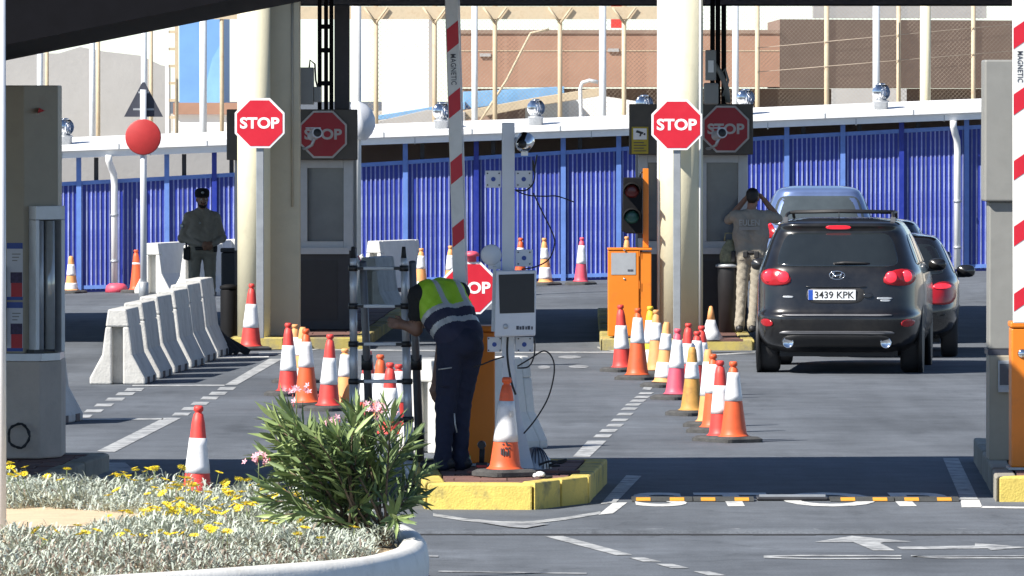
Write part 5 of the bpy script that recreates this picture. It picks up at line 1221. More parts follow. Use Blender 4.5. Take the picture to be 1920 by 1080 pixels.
SUV.patch('boot_handle', [(.27, .845), (.42, .845), (.42, .92), (.27, .92)], 'car_black', t, off=.02)
SUV.patch('chrome_trim', [(-.36, .972), (.33, .972), (.33, .985), (-.36, .985)], 'car_black', t, off=.012, sub=1)
for x0, x1, z in ((-.61, -.48, .865), (.44, .62, .85), (.48, .60, .825)): SUV.patch('badge', [(x0, z - .012), (x1, z - .012), (x1, z + .012), (x0, z + .012)], 'galv', t, off=.006, sub=1)
SUV.patch('bumper_step', [(-.62, .655), (.62, .655), (.62, .675), (-.62, .675)], 'galv_dark', t, off=.008, sub=1); SUV.patch('bumper_lip', [(-.66, .452), (.66, .452), (.62, .485), (-.62, .485)], 'galv_dark', t, off=.012, sub=1)
SUV.patch('diffuser', [(-.66, .30), (.66, .30), (.62, .44), (-.62, .44)], 'trim_black', t, off=.006)
y = SUV.rear(0, 1.10) - .004      # emblem: slanted H in an ellipse
eb = MB(); eb.path([(.085 * math.cos(a), y, 1.105 + .046 * math.sin(a)) for a in [k * math.pi / 14 for k in range(29)]], .006, 6)
for q in ([(-.055, 1.075), (-.028, 1.137)], [(.028, 1.073), (.055, 1.135)], [(-.045, 1.098), (-.005, 1.10), (.045, 1.112)]): eb.path([(x, y - .003, z) for x, z in q], .010, 6)
eb.build('emblem', 'chrome', t)
# --- generic hatch
def hatch(name_label, X, Y, rz, H_, W_, L_, paint, glass, light_z, lit=True, lmat='lamp_red', tailx=(.5, .72)):
    k = H_ / 1.46; w = W_ / 2
    c = Car([(.22, .35, L_ - .35, w * .86), (.32, .08, L_ - .08, w * .95), (.45, .0, L_, w * .985), (.58, .0, L_, w), (.70, .03, L_ - .03, w), (.82, .06, L_ - .2, w * .995), (.90 * k, .08, L_ - .6, w * .985), (.95 * k, .10, L_ - 1.0, w * .96), (.98 * k, .13, L_ - 1.1, w * .94), (1.10 * k, .22, L_ - 1.3, w * .88), (1.25 * k, .32, L_ - 1.55, w * .80),
             (1.36 * k, .40, L_ - 1.78, w * .73), (1.41 * k, .42, L_ - 1.95, w * .68), (1.44 * k, .52, L_ - 2.1, w * .60), (1.455 * k, .75, L_ - 2.3, w * .48), (H_, 1.0, L_ - 2.5, w * .28)], 6.0)
    t = thing('parked_car', name_label, 'car', (X, Y, ramp(X, Y)), rz)
    c.shell('body', paint, t)
    for sx in (-1, 1):
        for y in (.75, L_ - .85): wheel(c, t, sx * (w - .13), y, .31, .20, sx)
        lz = light_z
        tl_ = c.patch('tail_light', [(sx * w * tailx[0], lz - .14), (sx * w * .93, lz - .15), (sx * w * .965, lz), (sx * w * .93, lz + .13), (sx * w * (tailx[0] + .12), lz + .13)], 'lamp_red', t, off=.01, dome=.008)
        if lit: c.patch('lamp_lens', [(sx * w * (tailx[0] + .08), lz + .04), (sx * w * .9, lz + .04), (sx * w * .9, lz + .11), (sx * w * (tailx[0] + .13), lz + .11)], 'lamp_red_lit', tl_, off=.028)
        mirror_part(t, c, sx, L_ - 1.45, .98 * k, paint, .9)
        c.patch('head_lamp', [(sx * w * .5, .6), (sx * w * .9, .62), (sx * w * .92, .74), (sx * w * .55, .72)], 'lamp_clear', t, 'front')
    c.patch('rear_window', [(-w * .80, .99 * k), (w * .80, .99 * k), (w * .66, 1.345 * k), (-w * .66, 1.345 * k)], glass, t)
    side_windows(c, t, .995 * k, 1.34 * k, [(.5, 1.15, 1.1, .68), (1.25, L_ - 1.35, L_ - 1.85, 1.22)], glass)
    c.patch('windscreen', [(-w * .82, 1.0 * k), (w * .82, 1.0 * k), (w * .68, 1.33 * k), (-w * .68, 1.33 * k)], glass, t, 'front')
    y = c.rear(0, .72) - .012; pl = MB().b2(-.26, .26, y, y + .01, .66, .77).build('number_plate', 'plate_white', t); MB().b2(-.257, -.21, y - .002, y - .0005, .662, .768).build('country_band', 'plate_blue', pl)
    c.patch('bumper_strip', [(-w * .8, .5), (w * .8, .5), (w * .8, .54), (-w * .8, .54)], 'trim_black', t, off=.006, sub=1); MB().b2(-w * .72, w * .72, .4, L_ - .5, .18, .27).build('underbody', 'trim_black', t)
    return t
hatch('black hatchback half hidden beyond the black off-road car', X_(1663, 98.95), 98.85, -.05, 1.46, 1.73, 4.1, 'car_black2', 'glass_car', .78)
hatch('dark blue grey car almost hidden between the black hatchback and the blue car', X_(1625, 105.2), 104.6, -.05, 1.555, 1.70, 4.0, 'car_greyblue', 'glass_blue', .82, False)
hatch('tall pale blue car beyond the black off-road car before the fence', X_(1535, 120.3), 120.3, -.03, 1.74, 1.74, 4.0, 'car_blue', 'glass_blue', 1.13, True, tailx=(.66, .8))
# ================================================================== PEOPLE (one continuous surface each)
def v3(*a): return np.array(a, dtype=float)
class Body:
    def __init__(s, lo, hi, vox=.009):
        s.lo = np.array(lo, float); s.vox = vox; s.n = np.ceil((np.array(hi) - s.lo) / vox).astype(int) + 1
        s.d = np.full(s.n, .2); s.raw = np.full(s.n, .2); s.lab = np.zeros(s.n, int)
        s.ax = [s.lo[k] + vox * np.arange(s.n[k]) for k in range(3)]
    def _sl(s, mn, mx):
        a = np.clip(np.floor((mn - s.lo) / s.vox).astype(int), 0, s.n - 1); b = np.clip(np.ceil((mx - s.lo) / s.vox).astype(int) + 1, 1, s.n)
        sl = tuple(slice(a[k], max(b[k], a[k] + 1)) for k in range(3))
        G = np.meshgrid(*[s.ax[k][sl[k]] for k in range(3)], indexing='ij'); return sl, np.stack(G, -1)
    def _put(s, sl, q, lab, k):
        d = s.d[sl]; h = np.maximum(k - np.abs(d - q), 0) / k; s.d[sl] = np.minimum(d, q) - h * h * k * .25
        m = q < s.raw[sl]; s.raw[sl] = np.where(m, q, s.raw[sl]); s.lab[sl] = np.where(m, lab, s.lab[sl])
    def cone(s, a, b, r1, r2, lab, k=.03):
        a, b = np.array(a, float), np.array(b, float); R = max(r1, r2) + .05
        sl, P = s._sl(np.minimum(a, b) - R, np.maximum(a, b) + R); ab = b - a
        t = np.clip(((P - a) @ ab) / max(ab @ ab, 1e-9), 0, 1); q = np.linalg.norm(P - a - t[..., None] * ab, axis=-1) - (r1 + (r2 - r1) * t)
        s._put(sl, q, lab, k); return s
    def ell(s, c, r, lab, k=.02, R=None):
        c, r = np.array(c, float), np.array(r, float); m = r.max() + .05
        sl, P = s._sl(c - m, c + m); L = P - c
        if R is not None: L = L @ R
        k0 = np.linalg.norm(L / r, axis=-1); k1 = np.linalg.norm(L / r ** 2, axis=-1); q = k0 * (k0 - 1) / np.maximum(k1, 1e-6)
        s._put(sl, q, lab, k); return s
    def limb(s, pts, rs, lab, k=.03):
        for i in range(len(pts) - 1): s.cone(pts[i], pts[i + 1], rs[i], rs[i + 1], lab[i] if isinstance(lab, (list, tuple)) else lab, k)
        return s
    def mesh(s, name, mats, wrinkle=(), amp=.004):
        if wrinkle:
            P = np.stack(np.meshgrid(*s.ax, indexing='ij'), -1)
            w = np.sin(P[..., 2] * 46 + 5 * np.sin(P[..., 0] * 19) + 4 * np.sin(P[..., 1] * 23)) * .6 + np.sin(P[..., 2] * 83 + P[..., 0] * 50 - 35 * P[..., 1]) * .4
            s.d = s.d + np.where(np.isin(s.lab, wrinkle), w * amp, 0)
        d = s.d; ng = d < 0; n = s.n
        acc = np.zeros(tuple(n - 1) + (3,)); cnt = np.zeros(tuple(n - 1))
        off = [(0, 0, 0), (1, 0, 0), (0, 1, 0), (1, 1, 0), (0, 0, 1), (1, 0, 1), (0, 1, 1), (1, 1, 1)]
        def c(o): return tuple(slice(o[k], n[k] - 1 + o[k]) for k in range(3))
        for i in range(8):
            for j in range(i + 1, 8):
                if sum(abs(off[i][k] - off[j][k]) for k in range(3)) != 1: continue
                a, b = d[c(off[i])], d[c(off[j])]; m = (a < 0) != (b < 0); t = np.where(m, a / np.where(m, a - b, 1), 0)
                for k in range(3): acc[..., k] += np.where(m, off[i][k] + t * (off[j][k] - off[i][k]), 0)
                cnt += m
        act = cnt > 0; idx = -np.ones(tuple(n - 1), int); ii = np.argwhere(act); idx[act] = np.arange(len(ii))
        V = s.lo + (ii + acc[act] / cnt[act][:, None]) * s.vox
        F_ = []
        for ax in range(3):
            u, w = (ax + 1) % 3, (ax + 2) % 3
            s0 = [slice(None)] * 3; s1 = [slice(None)] * 3; s0[ax] = slice(0, n[ax] - 1); s1[ax] = slice(1, n[ax])
            A, B = ng[tuple(s0)], ng[tuple(s1)]; E = np.argwhere(A != B)
            E = E[(E[:, u] > 0) & (E[:, w] > 0) & (E[:, u] < n[u] - 1) & (E[:, w] < n[w] - 1)]
            fl = A[tuple(E.T)]
            def cell(du, dw):
                q = E.copy(); q[:, u] += du; q[:, w] += dw; return idx[tuple(q.T)]
            Q = np.stack([cell(-1, -1), cell(0, -1), cell(0, 0), cell(-1, 0)], 1); Q[~fl] = Q[~fl][:, ::-1]; F_.append(Q)
        Fc = np.concatenate(F_); Fc = Fc[(Fc >= 0).all(1)]
        lab = s.lab[tuple((ii + 0).T)]; fl = lab[Fc[:, 0]]
        me = bpy.data.meshes.new(name); me.from_pydata(V.tolist(), [], Fc.tolist())
        for m in mats: me.materials.append(mt(m))
        me.polygons.foreach_set('material_index', fl.astype(np.int32)); me.polygons.foreach_set('use_smooth', [True] * len(Fc)); me.update()
        return me
    def build(s, name, mats, parent, wrinkle=(), amp=.004, smooth=True):
        o = bpy.data.objects.new(name, s.mesh(name, mats, wrinkle, amp)); COL.objects.link(o); o.parent = parent
        if smooth: m = o.modifiers.new('smooth', 'SMOOTH'); m.factor = .5; m.iterations = 2
        return o
M('skin', (.30, .16, .105), .55, var=.08, scale=20); M('skin_dark', (.20, .11, .075), .55, var=.08, scale=20); M('hair', (.012, .010, .009), .6, var=.3, scale=60)
M('shirt_olive', (.33, .295, .245), .85, var=.08, scale=12, bump=.3, bscale=70); M('trouser_beige', (.31, .28, .225), .85, var=.08, scale=12, bump=.3, bscale=70)
M('boot_black', (.02, .02, .022), .5); M('navy_cloth', (.014, .018, .042), .85, var=.15, scale=12, bump=.3, bscale=70); M('black_cloth', (.012, .012, .013), .85, var=.2)
M('vest_lime', (.36, .62, .03), .6, var=.06, bump=.2, bscale=60); M('vest_silver', (.45, .46, .45), .4, .2, var=.08); M('vest_navy', (.020, .022, .05), .8, var=.1)
M('eye_white', (.6, .58, .55), .3); M('lip', (.28, .10, .08), .5); M('beard', (.02, .015, .012), .8, var=.3, scale=80)
PM = ['skin', 'shirt_olive', 'trouser_beige', 'boot_black', 'hair', 'beard', 'eye_white', 'lip', 'black_cloth']
def hand(B, w, d, side, lab=0, curl=.5, up=v3(0, 0, 1), palm=None):
    # w wrist, d unit direction of hand, side unit direction towards the thumb, curl bends toward 'palm' normal
    w, d, side = [np.array(x, float) for x in (w, d, side)]; d /= np.linalg.norm(d); side -= d * (side @ d); side /= np.linalg.norm(side); nrm = np.cross(d, side) if palm is None else np.array(palm, float)
    nrm = nrm - d * (nrm @ d); nrm /= np.linalg.norm(nrm)
    pc = w + d * .055; B.ell(pc, (.032, .032, .032), lab, .015); 
    for k, u in enumerate((.030, .010, -.010, -.028)): B.cone(w + d * .015 + side * u * .7, w + d * .085 + side * u, .016, .014, lab, .012)
    for k, (u, L) in enumerate(((.032, .070), (.011, .080), (-.011, .074), (-.031, .058))):
        p = w + d * .088 + side * u; dd = d.copy(); 
        for j, (f, r) in enumerate(((.45, .0105), (.32, .0095), (.23, .0085))):
            dd = dd * math.cos(curl) + nrm * math.sin(curl); dd /= np.linalg.norm(dd); q = p + dd * L * f; B.cone(p, q, r, r * .92, lab, .006); p = q
    p = w + d * .03 + side * .026; q = p + (d * .6 + side * .7 + nrm * .25) * .038; B.cone(p, q, .014, .012, lab, .012); B.cone(q, q + (d * .95 + side * .1 + nrm * .35) * .034, .0115, .009, lab, .008)
def head(B, c, face, up, lab=0, hair=4, beard=None, s=1.0):
    c, f, u = [np.array(x, float) for x in (c, face, up)]; f /= np.linalg.norm(f); u -= f * (u @ f); u /= np.linalg.norm(u); r = np.cross(f, u); R = np.stack([r, f, u], 1)
    P = lambda x, y, z: c + s * (r * x + f * y + u * z)
    B.ell(P(0, -.012, .03), (.076 * s, .094 * s, .088 * s), lab, .02, R); B.ell(P(0, .025, -.045), (.058 * s, .066 * s, .072 * s), lab, .03, R)
    B.ell(P(0, .052, -.095), (.028 * s, .026 * s, .022 * s), beard if beard is not None else lab, .02, R)
    B.cone(P(0, .088, .0), P(0, .108, -.032), .010 * s, .014 * s, lab, .012); B.ell(P(-.012, .098, -.036), (.008,) * 3, lab, .01); B.ell(P(.012, .098, -.036), (.008,) * 3, lab, .01)
    B.cone(P(-.045, .078, .018), P(.045, .078, .018), .010, .010, lab, .02)
    B.cone(P(-.022, .082, -.062), P(.022, .082, -.062), .008, .008, 7, .006)
    for sx in (-1, 1):
        B.ell(P(sx * .030, .080, .004), (.011, .009, .008), 6, .004, R); B.ell(P(sx * .078, -.008, -.01), (.010 * s, .022 * s, .034 * s), lab, .008, R)
    if beard is not None:
        for sx in (-1, 1): B.cone(P(sx * .058, .02, -.05), P(sx * .022, .066, -.098), .016, .016, beard, .02)
        B.cone(P(-.022, .086, -.048), P(.022, .086, -.048), .008, .008, beard, .006)
    if hair is not None:
        B.ell(P(0, -.022, .048), (.080 * s, .096 * s, .082 * s), hair, .008, R); B.ell(P(0, -.055, -.0), (.070 * s, .058 * s, .070 * s), hair, .01, R)
# ---------------- guard standing by the barriers, facing the camera
Yg1 = 115.5; Xg = X_(379, Yg1)
g = thing('person', 'person in olive shirt and dark cap standing with hands together beside the barriers', 'person', (Xg, Yg1, ramp(Xg, Yg1)), .12)
B = Body((-.48, -.42, -.01), (.48, .3, 1.9))
hipL, hipR = v3(-.095, 0, .95), v3(.095, 0, .95)
for sx in (-1, 1):
    B.limb([v3(sx * .10, .01, .93), v3(sx * .115, -.01, .50), v3(sx * .125, .03, .12)], [.098, .068, .058], 2, .03)
    B.cone(v3(sx * .125, .03, .14), v3(sx * .128, .03, .05), .062, .055, 2, .02)
    B.cone(v3(sx * .125, .05, .045), v3(sx * .15, -.15, .035), .045, .036, 3, .01)
B.cone(v3(-.085, 0, .97), v3(.085, 0, .97), .115, .115, 2, .03)
for sx in (-1, 1):
    B.limb([v3(sx * .075, 0, 1.03), v3(sx * .09, 0, 1.22), v3(sx * .10, .01, 1.40)], [.115, .122, .108], 1, .04)
    B.cone(v3(0, 0, 1.47), v3(sx * .165, .01, 1.44), .075, .072, 1, .03)
B.ell(v3(0, -.06, 1.12), (.13, .09, .12), 1, .04)
for sx in (-1, 1):
    sh, el, wr = v3(sx * .185, .01, 1.42), v3(sx * .275, .02, 1.14), v3(sx * .085 + .05, -.20, 1.06)
    B.limb([sh, el, wr], [.074, .056, .038], 1, .03); B.ell(el, (.055,) * 3, 1, .02)
    hand(B, wr, v3(-sx * .8, -.35, -.25), v3(0, -.2, 1), 0, .35, palm=v3(0, .8, -.5))
B.cone(v3(0, .01, 1.48), v3(0, -.005, 1.60), .058, .056, 0, .02); B.cone(v3(-.05, .0, 1.50), v3(.05, 0, 1.50), .06, .06, 1, .02)
head(B, v3(0, -.01, 1.68), v3(.12, -1, -.08), v3(0, 0, 1), 0, 4, 5)
B.build('body', PM, g, (1, 2), .004)
cp = MB(); cp.lathe([(.094, -.012), (.101, .02), (.105, .06), (.094, .095), (.055, .115), (0, .12)], 22, (0, .005, 1.715)); capo = cp.build('cap', 'black_cloth', g); 
vs = []
for k in range(13):
    a = math.radians(200 + 140 * k / 12); vs += [(.088 * math.cos(a), .088 * math.sin(a), 1.722), (.092 * math.cos(a) * 1.02, .10 * math.sin(a) - .075 * max(0, -math.sin(a)) ** .6, 1.708)]
o = MB().add(vs, [(2 * k, 2 * k + 1, 2 * k + 3, 2 * k + 2) for k in range(12)], 0, True).build('cap_peak', 'black_cloth', capo); o.modifiers.new('solid', 'SOLIDIFY').thickness = .006
MB().lathe([(0, .006), (.018, .005), (.02, 0)], 12, (0.0, -.1, 1.77), R=R90).build('cap_badge', 'galv', capo)
def belt(parent, z, rx, ry, h=.045, cx=0, cy=0):
    N = 32; vs = []
    for zz in (z - h / 2, z + h / 2):
        for k in range(N): a = 2 * math.pi * k / N; vs.append((cx + rx * math.cos(a), cy + ry * math.sin(a), zz))
    o = MB().add(vs, [(k, (k + 1) % N, N + (k + 1) % N, N + k) for k in range(N)], 0, True).build('belt', 'boot_black', parent); o.modifiers.new('solid', 'SOLIDIFY').thickness = .012; return o
bo = belt(g, 1.0, .212, .135)
MB().prism_y([(-.05, -.10), (.03, -.12), (.05, .06), (-.05, .06)], -.03, .03).build('holster', 'boot_black', g, loc=(-.215, -.06, .95), bev=.012); MB().prism_y([(-.015, 0), (.015, 0), (.02, .08), (-.01, .08)], -.015, .015).build('pistol_grip', 'black_plastic', g, loc=(-.225, -.06, 1.01), bev=.006)
MB().b2(.15, .20, -.12, -.07, .95, 1.05).build('pouch', 'boot_black', g, bev=.01); MB().b2(-.055, -.03, -.165, -.15, 1.34, 1.365).build('name_tag', 'galv', g)
MB().lathe([(0, .006), (.032, .005), (.036, 0)], 14, (-.285, -.035, 1.31), R=Euler((math.radians(90), 0, math.radians(-50))).to_matrix()).build('sleeve_badge', 'galv', g)
# ---------------- guard with hands at the head, seen from behind
Yg2 = 104.9; Xg = X_(1408, Yg2)
g = thing('person', 'person in lettered olive shirt raising both hands to the head beside the booth', 'person', (Xg, Yg2, IZ), -.1)
B = Body((-.5, -.3, -.01), (.5, .45, 1.95))
for sx in (-1, 1):
    B.limb([v3(sx * .09, .0, .93), v3(sx * .085 - .03, .01, .50), v3(sx * .08 - .06, -.02, .10)], [.098, .068, .058], 2, .03); B.cone(v3(sx * .08 - .06, -.02, .13), v3(sx * .08 - .06, -.02, .055), .064, .058, 2, .02)
    B.cone(v3(sx * .08 - .06, -.05, .045), v3(sx * .10 - .06, .14, .035), .045, .036, 3, .01)
B.cone(v3(-.085, -.01, .97), v3(.085, -.01, .97), .118, .118, 2, .03)
for sx in (-1, 1):
    B.limb([v3(sx * .08, 0, 1.03), v3(sx * .10, 0, 1.22), v3(sx * .105, .01, 1.40)], [.118, .122, .11], 1, .04); B.cone(v3(0, .01, 1.47), v3(sx * .19, .02, 1.45), .075, .075, 1, .03)
    sh, el = v3(sx * .21, .03, 1.45), v3(sx * .34 if sx > 0 else -.30, .16, 1.42 if sx > 0 else 1.40); wr = v3(sx * .12 + .03, .20, 1.66)
    mid = sh + (el - sh) * .75
    B.limb([sh, mid], [.076, .062], 1, .03); B.limb([mid, el, wr], [.046, .044, .032], 0, .02)
    hand(B, wr, v3(-sx * .55, -.1, .6), v3(-sx * .3, .9, -.2), 0, .3, palm=v3(-sx, -.3, -.2))
B.cone(v3(0, .01, 1.48), v3(.01, .03, 1.60), .058, .056, 0, .02); head(B, v3(.02, .04, 1.68), v3(.15, 1, -.12), v3(0, 0, 1), 0, 4)
B.build('body', PM, g, (1, 2), .004)
M('shirt_print', (.42, .42, .40), .8)
lettering('EULEN', 'shirt_print', .255, .075, g, (-.01, -.125, 1.375), bold=.012); MB().b2(-.14, .12, -.128, -.122, 1.28, 1.325).build('print_bar', 'shirt_print_dim' if 'shirt_print_dim' in MATS else M('shirt_print_dim', (.30, .29, .27), .8), g)
bo = belt(g, 1.0, .214, .137); MB().b2(-.24, -.19, -.09, .02, .88, 1.02).build('pouch', 'boot_black', g, bev=.012); MB().b2(.05, .11, -.16, -.125, .93, 1.02).build('pouch', 'boot_black', g, bev=.01); MB().b2(-.09, -.03, -.16, -.125, .94, 1.02).build('handcuff_case', 'boot_black', g, bev=.01)
M('camo', (.22, .22, .14), .85, var=.5, scale=18)
t = thing('camouflage_bag', 'small camouflage bag standing on a black bin beside the guard', 'bag', (X_(1366, 105.0), 105.0, IZ + .86))
random.seed(3); b = MB(); vs = []
for i in range(8):
    for k in range(16):
        a = 2 * math.pi * k / 16; q = i / 7; r = (.10 + .02 * math.sin(q * 5)) * (1 - .5 * max(0, q - .7) / .3); vs.append((r * math.cos(a) * 1.0 + .02 * q, r * .7 * math.sin(a), .30 * q))
b.add(vs, [(i * 16 + k, i * 16 + (k + 1) % 16, (i + 1) * 16 + (k + 1) % 16, (i + 1) * 16 + k) for i in range(7) for k in range(16)] + [tuple(range(16))[::-1], tuple(range(112, 128))], 0, True); b.build('bag_body', 'camo', t)
MB().path([(-.05, 0, .28), (-.04, -.01, .38), (.05, -.01, .38), (.06, 0, .28)], .012, 6).build('handle', 'camo', t)
t = thing('waste_bin', 'black bin with a pale lid under the camouflage bag', 'bin', (X_(1366, 105.0), 105.0, IZ)); MB().lathe([(.12, 0), (.14, .80), (.14, .81)], 18).build('body', 'black_plastic', t); MB().lathe([(.165, .812), (.165, .845), (.12, .858), (0, .858)], 18).build('lid', 'galv', t)
# ---------------- bending workman on the island
p = gz(846, 882, ISL_H); Yw = p.y + .15
g = thing('person', 'person in lime safety vest and navy trousers bending forward and holding the ladder', 'person', (X_(852, Yw), Yw, ISL_H))
B = Body((-.62, -.32, -.01), (.42, .85, 1.62))
WM = ['skin_dark', 'black_cloth', 'navy_cloth', 'boot_black', 'hair', 'beard', 'eye_white', 'lip', 'black_cloth']
# legs: hips, knees, ankles ; body faces away and to the left
fd = v3(-.55, .83, 0); rt = v3(.83, .55, 0)
hc = v3(.045, .06, .93)
for sg, st in ((-1, -.02), (1, .10)):
    hp = hc + rt * sg * .085; kn = v3(hp[0] * .8 - .03, hp[1], .50) + fd * .03; an = v3(kn[0] - .012 + .01 * sg, kn[1] - .03, .09)
    B.limb([hp, kn, an], [.112, .080, .062], 2, .03); B.cone(an, an + v3(0, 0, -.045), .068, .062, 2, .02)
    tf = v3(-.85, .42 * (1 if sg > 0 else .2), 0); B.cone(an + v3(.05, -.01, -.045), an + tf * .17 + v3(0, 0, -.055), .044, .036, 3, .012)
B.ell(hc + v3(.01, -.02, .05), (.16, .145, .135), 2, .04)
ch = v3(-.12, .27, 1.32); nk = v3(-.165, .44, 1.38)
for sg in (-1, 1): B.limb([hc + rt * sg * .07 + v3(-.01, .02, .11), hc * .45 + ch * .55 + rt * sg * .09 + v3(0, 0, .035), ch + rt * sg * .105 + v3(0, 0, .02)], [.122, .118, .115], 1, .04)
sL, sR = ch + rt * -.19 + v3(-.005, .0, .03), ch + rt * .19 + v3(0, .03, .05)
B.cone(sL, ch + v3(0, .05, .06), .072, .085, 1, .03); B.cone(sR, ch + v3(0, .05, .06), .072, .085, 1, .03)
elL = v3(-.30, .20, 1.08); wrL = v3(-.385, .20, 1.115)
m1 = sL + (elL - sL) * .55
B.limb([sL, m1], [.078, .070], 1, .03); B.limb([m1, elL, wrL], [.050, .048, .038], 0, .02); hand(B, wrL, v3(-.9, -.1, .15), v3(.1, .2, 1), 0, .6, palm=v3(.1, 1, .1))
elR = v3(-.10, .42, .98); wrR = v3(-.15, .30, .66); m2 = sR + (elR - sR) * .5
B.limb([sR, m2], [.075, .066], 1, .03); B.limb([m2, elR, wrR], [.048, .044, .032], 0, .02); hand(B, wrR, v3(.0, -.05, -1), v3(-.8, .4, 0), 0, .35, palm=v3(.7, .6, 0))
B.cone(ch + v3(-.02, .06, .05), v3(-.20, .50, 1.28), .06, .056, 0, .02); head(B, v3(-.225, .56, 1.20), v3(-.3, .35, -.9), v3(-.4, .75, .45), 0, 4)
B.build('body', WM, g, (1, 2), .004)
# vest: inflated torso shell, banded along the spine
V = Body((-.5, -.25, .85), (.4, .7, 1.62), .009)
a0 = hc + v3(-.01, .02, .11); 
for sg in (-1, 1): V.limb([a0 + rt * sg * .07 + v3(.0, -.012, .0), hc * .45 + ch * .55 + rt * sg * .09 + v3(0, -.012, .04), ch + rt * sg * .10 + v3(0, -.008, .028)], [.132, .130, .126], 0, .04)
V.cone(sL * .75 + ch * .25, ch + v3(0, .05, .068), .082, .09, 0, .03); V.cone(sR * .75 + ch * .25, ch + v3(0, .05, .068), .082, .09, 0, .03)
me = V.mesh('vest', ['vest_lime', 'vest_silver', 'vest_navy'], (0,), .004)
axis = ch - a0; La = np.linalg.norm(axis); axis = axis / La; up_ = np.cross(rt, axis)
for pl_ in me.polygons:
    c_ = np.array(pl_.center) - a0; s_ = c_ @ axis / La; lat = c_ @ rt
    m_ = 0
    if s_ < .10: m_ = 2
    elif s_ < .24: m_ = 1
    elif s_ < .46: m_ = 2
    elif s_ < .58: m_ = 1
    elif abs(abs(lat) - .10) < .03: m_ = 1
    pl_.material_index = m_
o = bpy.data.objects.new('safety_vest', me); COL.objects.link(o); o.parent = g; mm = o.modifiers.new('smooth', 'SMOOTH'); mm.iterations = 2
# cargo pocket, knee seam, glove cuff
MB().box((-.075, -.02, .72), (.10, .13, .16), .5).build('cargo_pocket', 'navy_cloth', g, bev=.02); MB().path([(-.125, -.09, .78), (-.08, -.1, .787), (-.02, -.105, .795)], .005, 5).build('reflective_piping', 'vest_silver', g); MB().path([(-.0, -.055, .44), (.005, -.06, .36), (.02, -.05, .29)], .006, 5).build('reflective_piping', 'vest_silver', g)
# ================================================================== PLANTER
PZ = .42
ctrl = [(-2.06, 46.9), (-1.4, 47.7), (-.85, 48.5), (-.60, 49.4), (-.52, 50.3), (-.55, 51.6), (-.75, 53.2), (-1.2, 55.0), (-2.0, 56.3), (-3.2, 57.2), (-5, 57.6), (-7, 57.4), (-8.6, 55), (-9, 51.5), (-8, 48), (-6, 46.0), (-4, 45.6), (-2.9, 46.1)]
def smooth_loop(P, m=5):
    out = []; n = len(P)
    for i in range(n):
        p0, p1, p2, p3 = [Vector(P[(i + k) % n]) for k in (-1, 0, 1, 2)]
        for k in range(m):
            u = k / m; out.append(.5 * ((2 * p1) + (p2 - p0) * u + (2 * p0 - 5 * p1 + 4 * p2 - p3) * u * u + (3 * p1 - p0 - 3 * p2 + p3) * u ** 3))
    return out
loop = smooth_loop(ctrl); nl = len(loop); cc = sum(loop, Vector((0, 0))) / nl
bed = thing('planter', 'raised planting bed with a rounded white rim beside the road', 'planter', (cc.x, cc.y, 0))
def off_loop(d):
    out = []
    for i in range(nl):
        e = (loop[(i + 1) % nl] - loop[i - 1]).normalized(); out.append(loop[i] - cc + Vector((-e.y, e.x)) * d)
    return out
b = MB(); prof = [(0.0, 0.0), (-.015, .28), (.0, PZ - .05), (.03, PZ - .012), (.08, PZ), (.14, PZ - .01), (.17, PZ - .05), (.17, PZ - .2)]; vs = []
for d, z in prof: vs += [(p.x, p.y, z) for p in off_loop(d)]
b.add(vs, [(i * nl + k, i * nl + (k + 1) % nl, (i + 1) * nl + (k + 1) % nl, (i + 1) * nl + k) for i in range(len(prof) - 1) for k in range(nl)], 0, True); b.build('rim', 'rim_white', bed)
b = MB(); vs = [(0, 0, PZ - .02)]; rr = (.35, .7, .9, 1.0); lo_ = off_loop(.165)
for s_ in rr: vs += [(p.x * s_, p.y * s_, PZ - .09 + .07 * (1 - s_ ** 3) + .02 * math.sin(3 * p.x + p.y * 2)) for p in lo_]
b.add(vs, [(0, 1 + k, 1 + (k + 1) % nl) for k in range(nl)] + [(1 + i * nl + k, 1 + (i + 1) * nl + k, 1 + (i + 1) * nl + (k + 1) % nl, 1 + i * nl + (k + 1) % nl) for i in range(3) for k in range(nl)], 0, True); b.build('soil', 'sand', bed)
inner = [p + cc for p in off_loop(.2)]
def inside(x, y):
    c = False; j = nl - 1
    for i in range(nl):
        if (inner[i].y > y) != (inner[j].y > y) and x < (inner[j].x - inner[i].x) * (y - inner[i].y) / (inner[j].y - inner[i].y) + inner[i].x: c = not c
        j = i
    return c
M('silver_leaf', (.42, .46, .39), .75, var=.3, scale=7, spec=.3); M('silver_leaf_dry', (.24, .19, .15), .85, var=.3, scale=9); M('flower_yellow', (.80, .64, .015), .6, var=.12, scale=9); M('flower_orange', (.72, .45, .02), .6)
random.seed(33); b = MB(); rs = []
def leaf3(b, p, az, tilt, L, w, mi, bend=.5):
    d = Vector((math.cos(az) * math.cos(tilt), math.sin(az) * math.cos(tilt), math.sin(tilt))); sd = Vector((-math.sin(az), math.cos(az), 0)); e = Vector((math.cos(az), math.sin(az), -bend)).normalized()
    m = p + d * L * .55; q = m + (d * .5 + e * .5) * L * .45
    b.add([p - sd * w * .3, p + sd * w * .3, m + sd * w * .5, m - sd * w * .5, q], [(0, 1, 2, 3), (3, 2, 4)], mi)
clumps = []; tries = 0
while len(clumps) < 3300 and tries < 60000:
    tries += 1
    x, y = random.uniform(-4.2, -.5), random.uniform(45.8, 57.4)
    if not inside(x, y): continue
    px, py = proj((x, y, PZ))
    if px < -60: continue
    # bare sandy strip
    if 940 + .07 * px < py < 1022 - .16 * px and px < 270 + random.uniform(-15, 15): continue
    if px > 690 and py > 1010: continue
    if px > 500 and py < 915: continue
    clumps.append((x, y, px, py))
fl = []
